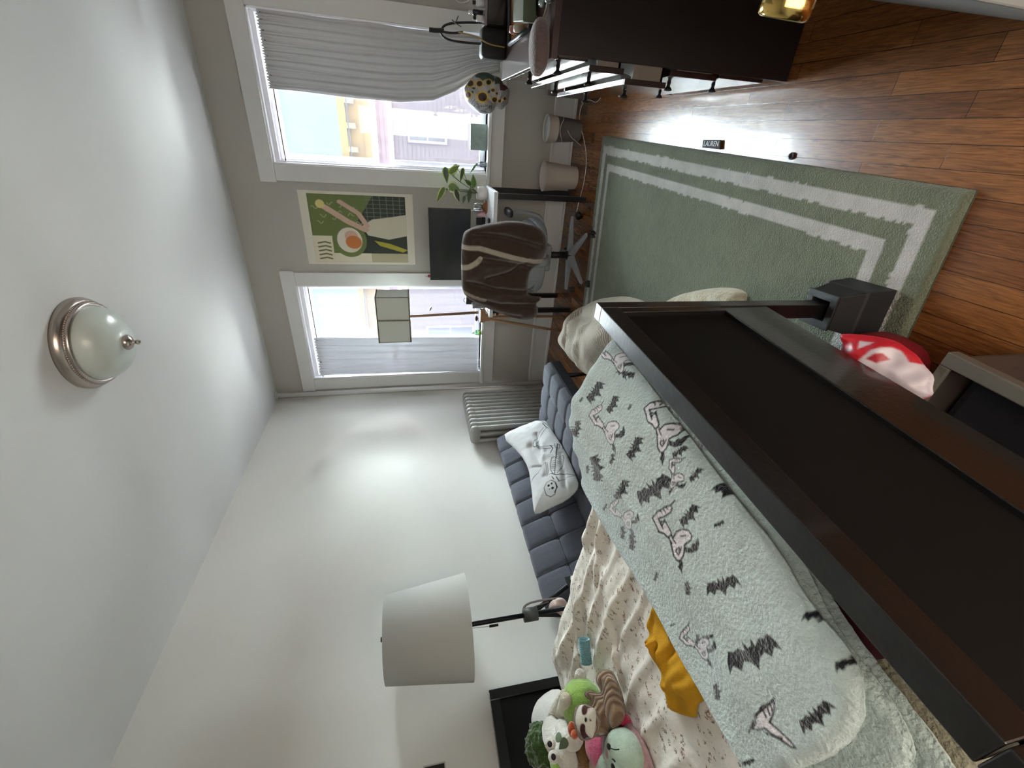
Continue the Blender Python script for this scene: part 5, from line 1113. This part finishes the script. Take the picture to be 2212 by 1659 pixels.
for k in range(5):
    z0, z1 = zs[k]+.004, zs[k+1]-.004; o = op[k]; xf = DXa+.002-o
    dd_ = MB().bb((xf, DYa+.024, z0), (xf+.018, DYb-.026, z1)).build('drawer', M_drf, dq, bevel=.002)
    b = MB(); b.bb((xf+.018, DYa+.034, z0+.012), (DXb-.03, DYa+.046, z1-.03)); b.bb((xf+.018, DYb-.048, z0+.012), (DXb-.03, DYb-.036, z1-.03)); b.bb((xf+.018, DYa+.034, z0+.012), (DXb-.03, DYb-.036, z0+.02)); b.build('drawer_box', mat('drawer_box_wood', (120, 112, 104), .5), dd_)
    for yk in (DYa+.19, DYb-.22): MB().lathe([(0, 0), (.008, 0), (.006, .008), (.007, .013), (.0155, .021), (.015, .026), (0, .028)], (xf, yk, (z0+z1)/2), np.stack([(0, 1, 0), (0, 0, 1), (-1, 0, 0)], 1).astype(float), 20).build('knob', M_blk, dd_)
def scrap(name, pts, c, n, rgb, label, z=None, th=.012):
    p0, U_, V_, N_, f_ = plane(c, n); m = puff(np.array([f_(*a) for a in pts]), p0, U_, V_, N_, th, th, .003, .02, wr=.01, ws=60)
    return tag(m.build(name, mat(name+'_cloth', rgb, .9, bump=.5, bs=90)), label, 'garment')
cc = pxx(1350, 173, .20); scrap('grey_sock', ((1340, 160), (1356, 163), (1368, 172), (1378, 178), (1362, 184), (1352, 192), (1342, 184), (1337, 170)), cc, (-1, -.5, .2), (140, 140, 142), 'crumpled grey garment hanging out of a middle dresser drawer')
# things on top of the dresser
pc = pz(1165, 93, .935); t = T('suede_pouch', (pc[0], pc[1], DT), 'mauve brown suede clutch with a wrist strap at the near end of the dresser top', 'pouch')
M_suede = mat('mauve_suede', (104, 84, 82), .8, var=.15, vs=20, bump=.4, bs=120, sheen=.4)
e1 = nrm(pz(1164, 45, DT)-pz(1164, 145, DT)); an = math.atan2(e1[1], e1[0])
MB().ell((pc[0]-.012, pc[1], DT+.030), (.078, .055, .029), rotm(0, 0, an), 40, 20, e=.75).build('pouch_body', M_suede, t)
MB().tube(smooth3([np.array([pc[0], pc[1], DT])+rotm(0, 0, an) @ np.array(v) for v in ((-.088, -.006, .038), (-.04, -.030, .048), (.02, -.034, .050), (.066, -.018, .044))]), .0018, 6).build('zip', mat('zip_brown', (70, 56, 54), .4, .5), t)
MB().tube(smooth3([np.array([pc[0], pc[1], DT])+rotm(0, 0, an) @ np.array(v) for v in ((.055, -.03, .025), (.085, -.035, .014), (.108, -.014, .008), (.095, .008, .008), (.062, -.006, .022))]), .0065, 8, flat=.4).build('wrist_strap', M_suede, t)
# patterned tray with an olive box
tr = T('printed_tray', (.47, 2.13, DT), 'black rimmed tray with an orange and gold floral print on the dresser', 'tray')
c_ = [pz(x, y, DT+.004)[:2] for x, y in ((1104, 96), (1149, 62), (1149, -40), (1104, -30))]
c_ = [np.array(a) for a in c_]; cen = sum(c_)/4
MB().hexa([tuple(a)+(DT,) for a in c_]+[tuple(a)+(DT+.006,) for a in c_]).build('tray_base', mat('tray_print', (150, 96, 54), .3, var=.7, vs=26, coat=.5), tr)
m = MB()
for i in range(4): a, b = c_[i], c_[(i+1) % 4]; m.tube([tuple(a)+(DT+.012,), tuple(b)+(DT+.012,)], .008, 8)
m.build('tray_rim', mat('tray_rim_black', (30, 32, 38), .4), tr)
g_ = [pz(x, y, DT+.055)[:2] for x, y in ((1108, 48), (1130, 47), (1131, -30), (1108, -30))]
tag(MB().hexa([tuple(a)+(DT+.008,) for a in g_]+[tuple(a)+(DT+.055,) for a in g_]).build('olive_box', mat('olive_card', (86, 92, 72), .5, var=.05), bevel=.004), 'dull olive green box standing in the printed tray', 'box')
for k, (x, y, c3) in enumerate(((1123, 55, (196, 190, 176)), (1113, 58, (170, 120, 110)))):
    q = pz(x, y, DT+.02); tag(MB().lathe([(0, 0), (.013, 0), (.014, .03), (.010, .036), (0, .036)], (q[0]-.01, q[1], DT+.007), n=18).build('nail_polish_jar', mat('jar_%s' % 'ab'[k], c3, .25)), ('small white jar beside the olive box in the tray', 'small rosy jar at the far edge of the tray')[k], 'jar')
q = pz(1100, 85, DT+.01); tag(MB().tube([pz(1099, 62, DT+.012), pz(1102, 100, DT+.006)], .002, 6).build('silver_pin', M_rod), 'thin silver pin lying beside the printed tray', 'pin')
for k, (x, y, r_) in enumerate(((1172, 6, .016), (1187, 1, .010))):
    q = pz(x, y, DT+.01); tag(MB().ell((q[0], q[1], DT+.012), (r_*.8, r_*1.5, .012)).build('glass_trinket', mat('silver_glass', (150, 156, 152), .15, .6)), ('oval silvery glass trinket at the near end of the dresser top', 'tiny silver trinket beside the oval one')[k], 'trinket')
# acrylic organiser with bottles at the far end, black handbag, round mirror
YB = 2.44
def PB(x, y): return py(x, y, YB)
og = T('acrylic_organizer', (.50, YB, DT), 'clear-topped makeup organizer drawer unit at the far end of the dresser', 'organizer')
x0_, z1_ = PB(1038, 62)[0], PB(1036, 40)[2]
MB().bb((.405, YB-.06, DT), (.66, YB+.06, DT+.100)).build('organizer_base', mat('smoked_acrylic', (20, 18, 20), .2, coat=.6), og, bevel=.003)
MB().bb((.398, YB-.066, DT+.100), (.667, YB+.064, DT+.112)).build('organizer_shelf', mat('grey_acrylic', (118, 112, 116), .2, coat=.5), og, bevel=.002)
for k, (xx, yy, h_, r_, c3, lb) in enumerate(((.425, YB-.03, .045, .012, (200, 200, 200), 'white banded short bottle at the front corner of the makeup organizer'), (.45, YB+.01, .06, .012, (24, 24, 34), 'dark bottle behind the white banded one on the organizer'), (.475, YB-.035, .05, .013, (190, 192, 200), 'silvery capped bottle on the organizer beside the dark bottles'),
     (.50, YB+.0, .07, .011, (28, 28, 40), 'tall dark bottle in the middle of the organizer'), (.53, YB-.03, .055, .012, (170, 165, 175), 'grey mottled bottle right of the tall dark bottle'), (.56, YB-.02, .045, .014, (30, 30, 38), 'black pot at the right part of the organizer'), (.60, YB-.04, .03, .018, (205, 210, 214), 'flat white compact on the organizer edge'))):
    tt = T('cosmetic_bottle', (xx, yy, DT+.112), lb, 'bottle', 'cosmetics on the organizer')
    MB().lathe([(0, 0), (r_, 0), (r_, h_*.65), (r_*.6, h_*.72), (0, h_*.72)], (xx, yy, DT+.112), n=16).build('bottle', mat('cosm_%d' % k, c3, .3), tt)
    MB().lathe([(r_*.55, h_*.72), (r_*.6, h_), (0, h_)], (xx, yy, DT+.112), n=14).build('cap', M_blk if k % 2 == 0 else mat('cap_white', (200, 200, 205), .3), tt)
hb2 = T('black_handbag', (.355, YB+.03, DT), 'black handbag with tall looped handles and gold trim on the far end of the dresser', 'handbag')
M_leather = mat('black_leather', (22, 22, 24), .5, bump=.3, bs=200)
MB().ell((.350, YB+.03, DT+.055), (.060, .045, .060), e=.28, n=30, m=14).build('bag_body', M_leather, hb2)
for pts in ([(1048, 50), (1000, 48), (960, 52), (952, 68), (975, 72), (1000, 70)], [(1045, 95), (1000, 92), (965, 86), (950, 72), (958, 62)]):
    MB().tube(smooth3([py(x, y, YB+.02) for x, y in pts]), .0095, 8, flat=.5).build('handle', M_leather, hb2)
MB().tube(smooth3([py(x, y, YB) for x, y in ((958, 66), (940, 66), (927, 64))]), .009, 8).build('handle_top', M_leather, hb2)
MB().tube(smooth3([py(x, y, YB-.03) for x, y in ((990, 70), (1030, 78), (1055, 96), (1090, 102))]), .003, 6).build('gold_cord', mat('gold_cord', (168, 140, 84), .5, .3), hb2)
MB().tube([py(996, 58, YB-.02), py(984, 50, YB-.02), py(976, 42, YB-.02)], .002, 5).tube([py(984, 50, YB-.02), py(990, 34, YB-.02)], .002, 5).build('twig_charm', mat('brown_twig', (92, 76, 70), .7), hb2)
mr_ = py(1000, 2, YB+.03); mi = T('vanity_mirror', (mr_[0]+.02, YB+.03, DT), 'round vanity mirror reflecting bright daylight on the far end of the dresser', 'mirror')
Rm = rotm(0, math.radians(-62), math.radians(38)); cM = np.array([mr_[0]+.05, YB+.03, mr_[2]+.02])
MB().lathe([(0, 0), (.062, 0), (.062, .003), (0, .003)], cM, Rm, 40).build('mirror_glass', mat('mirror_glass', (225, 240, 240), .03, 1, var=0), mi)
MB().lathe([(.062, -.003), (.067, -.003), (.067, .006), (.062, .006), (.062, -.003)], cM, Rm, 40).build('mirror_rim', M_nick, mi)
MB().tube([cM, (cM[0]+.02, YB+.04, DT+.01)], .005, 8).lathe([(0, 0), (.045, 0), (.045, .006), (0, .01)], (cM[0]+.02, YB+.04, DT), n=24).build('mirror_stand', M_nick, mi)
# brown low stand between dresser and window wall
tag(MB().bb((.27, 3.40, 0), (.60, 3.80, .30)).build('low_cabinet', mat('reddish_brown_cabinet', (86, 58, 50), .5, var=.1), bevel=.004), 'low reddish brown cabinet in the corner behind the dresser', 'cabinet')

# ================================================================== SUNFLOWER BALLOON
bq = py(1051, 202, BW-.12); bl = T('foil_balloon', tuple(bq-[0, 0, .17]), 'half-deflated foil balloon printed with sunflowers hanging at the curtain', 'balloon')
p0, U_, V_, N_, f_ = plane(bq, nrm(CO-bq+[0, 0, .2]))
G_ = 1/13.825
def gp(x, y): return f_(990+x*G_, 140+y*G_)
ob = [(175, 700), (200, 640), (300, 520), (380, 400), (500, 290), (640, 230), (800, 215), (930, 250), (1050, 320), (1180, 350), (1280, 430), (1350, 570), (1460, 640), (1540, 760), (1530, 920), (1500, 1010), (1490, 1160), (1400, 1220), (1360, 1310), (1250, 1350), (1150, 1270), (1120, 1240), (1060, 1350), (980, 1450), (860, 1470), (650, 1460), (500, 1360), (380, 1230), (250, 1120), (220, 1020), (170, 900), (160, 780)]
def balp(P):
    def sf(x, y, r, r2=None, cdk=(66, 44, 42)):
        for k in range(18):
            a = 2*PI*k/18; P.poly([gp(x+r*math.cos(a), y+r*math.sin(a)), gp(x+r*.6*math.cos(a+.25), y+r*.6*math.sin(a+.25)), gp(x+r*.6*math.cos(a-.25), y+r*.6*math.sin(a-.25))], (190, 158, 70))
        P.poly([gp(x+r*.72*math.cos(2*PI*k/24), y+r*.72*math.sin(2*PI*k/24)) for k in range(24)], (196, 160, 66)); P.poly([gp(x+r*.55*math.cos(2*PI*k/24), y+r*.55*math.sin(2*PI*k/24)) for k in range(24)], cdk)
    P.poly([gp(*a) for a in ((480, 300), (640, 230), (900, 230), (1050, 330), (1100, 450), (1000, 560), (860, 420), (740, 490), (640, 400), (540, 380))], (58, 74, 66))
    P.poly([gp(*a) for a in ((1080, 420), (1200, 350), (1320, 500), (1340, 620), (1200, 560), (1100, 600))], (84, 84, 62)); P.poly([gp(*a) for a in ((1240, 580), (1400, 600), (1480, 700), (1380, 780), (1250, 760))], (82, 44, 40))
    sf(740, 960, 235); sf(375, 560, 165); sf(650, 570, 150); sf(310, 900, 150); sf(920, 530, 130, None, (40, 48, 40)); sf(1045, 760, 95); sf(1090, 1040, 125); sf(1390, 1010, 80); sf(1160, 860, 60); sf(1240, 1080, 80)
    for q in ([(410, 690), (480, 670), (540, 700), (490, 740)], [(400, 790), (470, 780), (480, 860), (440, 840)], [(880, 800), (970, 740), (960, 840), (900, 850)]): P.poly([gp(*a) for a in q], (48, 66, 54))
    w = .0032; k = (46, 46, 60)
    for q in ([(515, 1030), (400, 1180)], [(410, 1075), (420, 1078)], [(590, 1110), (530, 1100), (490, 1160), (480, 1240), (520, 1210), (560, 1150), (600, 1150), (600, 1220), (560, 1260)], [(600, 1180), (650, 1230), (640, 1300), (600, 1270), (640, 1230)], [(680, 1200), (720, 1240), (690, 1260), (700, 1200)], [(760, 1200), (760, 1250), (800, 1230)], [(820, 1180), (830, 1240), (880, 1200), (860, 1320), (810, 1310)], [(900, 1290), (950, 1200), (940, 1280), (1000, 1190), (990, 1330)], [(700, 1350), (670, 1430), (720, 1380), (730, 1350)], [(780, 1340), (770, 1440)], [(750, 1390), (800, 1380)], [(830, 1350), (820, 1430), (860, 1400), (870, 1430)]): P.stroke([gp(*a) for a in q], w, k)
def balf(P):
    h = .012*np.array([abs(vn(a, b, 2, 14)) for a, b in P]); d = P-np.array(gp(1130, 1230)); r = np.linalg.norm(d, axis=1); an = np.arctan2(d[:, 1], d[:, 0]); return -h-.022*np.exp(-r/.05)+.008*np.sin(an*11)*np.exp(-r/.09)
m = puff(np.array([gp(*a) for a in ob]), p0, U_, V_, N_, .075, .06, .0022, .10, paint=balp, base=(158, 158, 160), front=balf, smooth=1)
m.build('balloon_body', mat('satin_foil', (160, 160, 162), .33, .25, attr=True, var=.03, coat=.3), bl, attr=True)
MB().tube(smooth3([py(1005, 178, BW-.10), py(1012, 176, BW-.06), (.26, BW-.03, .93), (.27, BW-.02, 1.2)]), .0012, 5).build('ribbon', M_wcord, bl)

# ================================================================== FLOOR CUSHION, FLEECE, BAG, STORAGE BIN
def rib_mat():
    m, nt, b = nmat('cream_corduroy'); N = nt.nodes.new; L = nt.links.new
    tc = N('ShaderNodeTexCoord'); mp = N('ShaderNodeMapping'); mp.inputs['Rotation'].default_value = (0, 0, .9); L(tc.outputs['Object'], mp.inputs[0])
    nz = N('ShaderNodeTexNoise'); nz.inputs['Scale'].default_value = 2.5; L(tc.outputs['Object'], nz.inputs['Vector']); sc = N('ShaderNodeVectorMath'); sc.operation = 'SCALE'; sc.inputs['Scale'].default_value = .10; L(nz.outputs['Color'], sc.inputs[0])
    ad = N('ShaderNodeVectorMath'); L(mp.outputs[0], ad.inputs[0]); L(sc.outputs[0], ad.inputs[1])
    wv = N('ShaderNodeTexWave'); wv.inputs['Scale'].default_value = 34; L(ad.outputs[0], wv.inputs['Vector'])
    cr = N('ShaderNodeValToRGB'); cr.color_ramp.elements[0].color = srgb(158, 150, 136); cr.color_ramp.elements[0].position = .0; cr.color_ramp.elements[1].color = srgb(206, 199, 186); cr.color_ramp.elements[1].position = .5; L(wv.outputs[0], cr.inputs[0]); L(cr.outputs[0], b.inputs['Base Color'])
    b.inputs['Roughness'].default_value = .95; b.inputs['Specular IOR Level'].default_value = .1
    bp = N('ShaderNodeBump'); bp.inputs['Strength'].default_value = .8; bp.inputs['Distance'].default_value = .008; L(wv.outputs[0], bp.inputs['Height']); L(bp.outputs[0], b.inputs['Normal'])
    return m
M_rib = rib_mat()
fc = T('floor_cushion', (-1.08, 2.40, 0), 'slumped cream corduroy floor cushion between the futon and the footboard', 'cushion')
OCU = [(-1.30, 2.86), (-1.08, 2.80), (-.92, 2.66), (-.84, 2.42), (-.80, 2.15), (-.88, 1.98), (-1.05, 1.96), (-1.35, 2.10), (-1.42, 2.40), (-1.44, 2.72)]
def cuf(P):
    h = 0
    for a, b, am, wd in (((-1.42, 2.55), (-1.0, 2.60), -.07, .035), ((-1.0, 2.60), (-.86, 2.72), -.06, .04), ((-1.0, 2.60), (-.95, 2.30), -.05, .035), ((-1.40, 2.35), (-.95, 2.30), .02, .05), ((-1.3, 2.75), (-1.0, 2.70), .02, .05)):
        A, B = np.array(a), np.array(b); d = B-A; t = np.clip(((P-A) @ d)/(d @ d), 0, 1); D = np.linalg.norm(P-(A+t[:, None]*d), axis=1); h = h+am*np.exp(-(D/wd)**2)
    return h
puff(np.array(OCU), (0, 0, .022), (1, 0, 0), (0, 1, 0), (0, 0, 1), .36, 0, .012, .20, front=cuf, wr=.03, ws=5, smooth=2).build('cushion_cover', M_rib, fc)
OFL = [(-.76, 2.03), (-.66, 1.93), (-.575, 1.76), (-.515, 1.60), (-.50, 1.50), (-.53, 1.475), (-.70, 1.50), (-.90, 1.7), (-.92, 1.95)]
tag(puff(np.array(OFL), (0, 0, .022), (1, 0, 0), (0, 1, 0), (0, 0, 1), .075, 0, .007, .05, wr=.012, ws=12, smooth=2).build('fleece_throw', mat('cream_fleece', (180, 172, 148), .95, var=.1, vs=20, bump=1., bs=110, sheen=.6, spec=.05)), 'folded cream fleece throw lying on the rug beside the footboard', 'throw')
# red and white shopping bag
sb = T('shopping_bag', (-.46, .82, 0), 'red and white printed plastic shopping bag between the bed riser and the storage bin', 'bag')
Z8 = 1/3.7712
def bp_(x, y): return (1640+x*Z8, 560+y*Z8)
bc_ = pz(*bp_(1000, 850), .33); p0, U_, V_, N_, f_ = plane(bc_, nrm(CO-bc_+[0, .2, .8]))
obg = [(650, 610), (760, 605), (1000, 635), (1130, 670), (1200, 720), (1290, 780), (1340, 860), (1380, 900), (1430, 960), (1410, 1050), (1420, 1105), (1370, 1135), (1290, 1150), (1100, 1100), (900, 1000), (690, 900), (600, 780), (700, 730)]
def bgp(P):
    W8 = (186, 176, 184); g = lambda q: [f_(*bp_(*a)) for a in q]
    P.poly(g([(850, 670), (965, 685), (860, 735)]), W8)
    P.poly(g([(830, 850), (900, 800), (960, 750), (1040, 722), (1110, 722), (1180, 750), (1220, 800), (1245, 840), (1345, 860), (1440, 960), (1420, 1105), (1290, 1160), (1100, 1120), (950, 940), (900, 890)]), W8)
    P.poly(g([(920, 815), (1000, 772), (1050, 768), (1100, 820), (1000, 850), (960, 830)]), (150, 30, 42)); P.stroke(g([(740, 740), (805, 745)]), .004, (90, 14, 26))
m = puff(np.array([f_(*bp_(*a)) for a in obg]), p0, U_, V_, N_, .035, .05, .003, .06, paint=bgp, base=(172, 30, 42), wr=.02, ws=14, smooth=1)
m.build('bag_film', mat('printed_plastic_film', (170, 30, 40), .4, attr=True, var=.05), sb, attr=True)
MB().ell((-.50, .84, .09), (.09, .10, .088), e=.8).build('bag_contents', mat('red_film', (120, 22, 32), .5, bump=.5, bs=30), sb)
# translucent storage bin under the bed edge
st_ = T('storage_bin', (-.43, .45, 0), 'translucent plastic storage bin sliding out from under the bed', 'storage bin')
zr = .30
r1, r2 = pz(2011, 791, zr), pz(2212, 898, zr)
M_trp = mat('cloudy_polypropylene', (78, 70, 66), .35, trans=0, alpha=.62, coat=.3)
dA = nrm((r2-r1)*[1, 1, 0]); nA = np.array([-dA[1], dA[0], 0]); nA = nA if nA[0] > 0 else -nA
o_ = r1*[1, 1, 0]
def SBx(m, a0, a1, b0, b1, z0, z1, tp=0): return m.hexa([tuple(o_+dA*a+nA*(b-(tp if b > .01 and z == z0 else 0))+[0, 0, z]) for z in (z0, z1) for a, b in ((a0, b0), (a1, b0), (a1, b1), (a0, b1))])
m = MB(); SBx(m, .02, .445, .028, .034, .004, zr-.01); SBx(m, .02, .445, -.33, -.324, .004, zr-.01); SBx(m, .02, .026, -.33, .034, .004, zr-.01); SBx(m, .02, .445, -.33, .034, .0, .006); m.build('bin_walls', M_trp, st_)
m = MB(); SBx(m, .01, .46, .012, .040, zr-.010, zr); SBx(m, .01, .46, .036, .042, zr-.030, zr); SBx(m, .01, .46, -.35, -.32, zr-.012, zr); SBx(m, .01, .032, -.32, .012, zr-.010, zr); m.build('bin_rim', mat('rim_polypropylene', (86, 83, 76), .35), st_, bevel=.004)
m = MB(); SBx(m, .16, .34, .036, .066, .20, .212); m.build('bin_handle', mat('pale_handle', (200, 196, 186), .4), st_, bevel=.004)
tag(SBx(MB(), .032, .43, -.30, .02, .01, .22).build('dark_clothes', mat('black_fabric', (24, 26, 32), .9, bump=.5, bs=30), bevel=.02), 'black folded clothes filling the translucent storage bin', 'clothes')
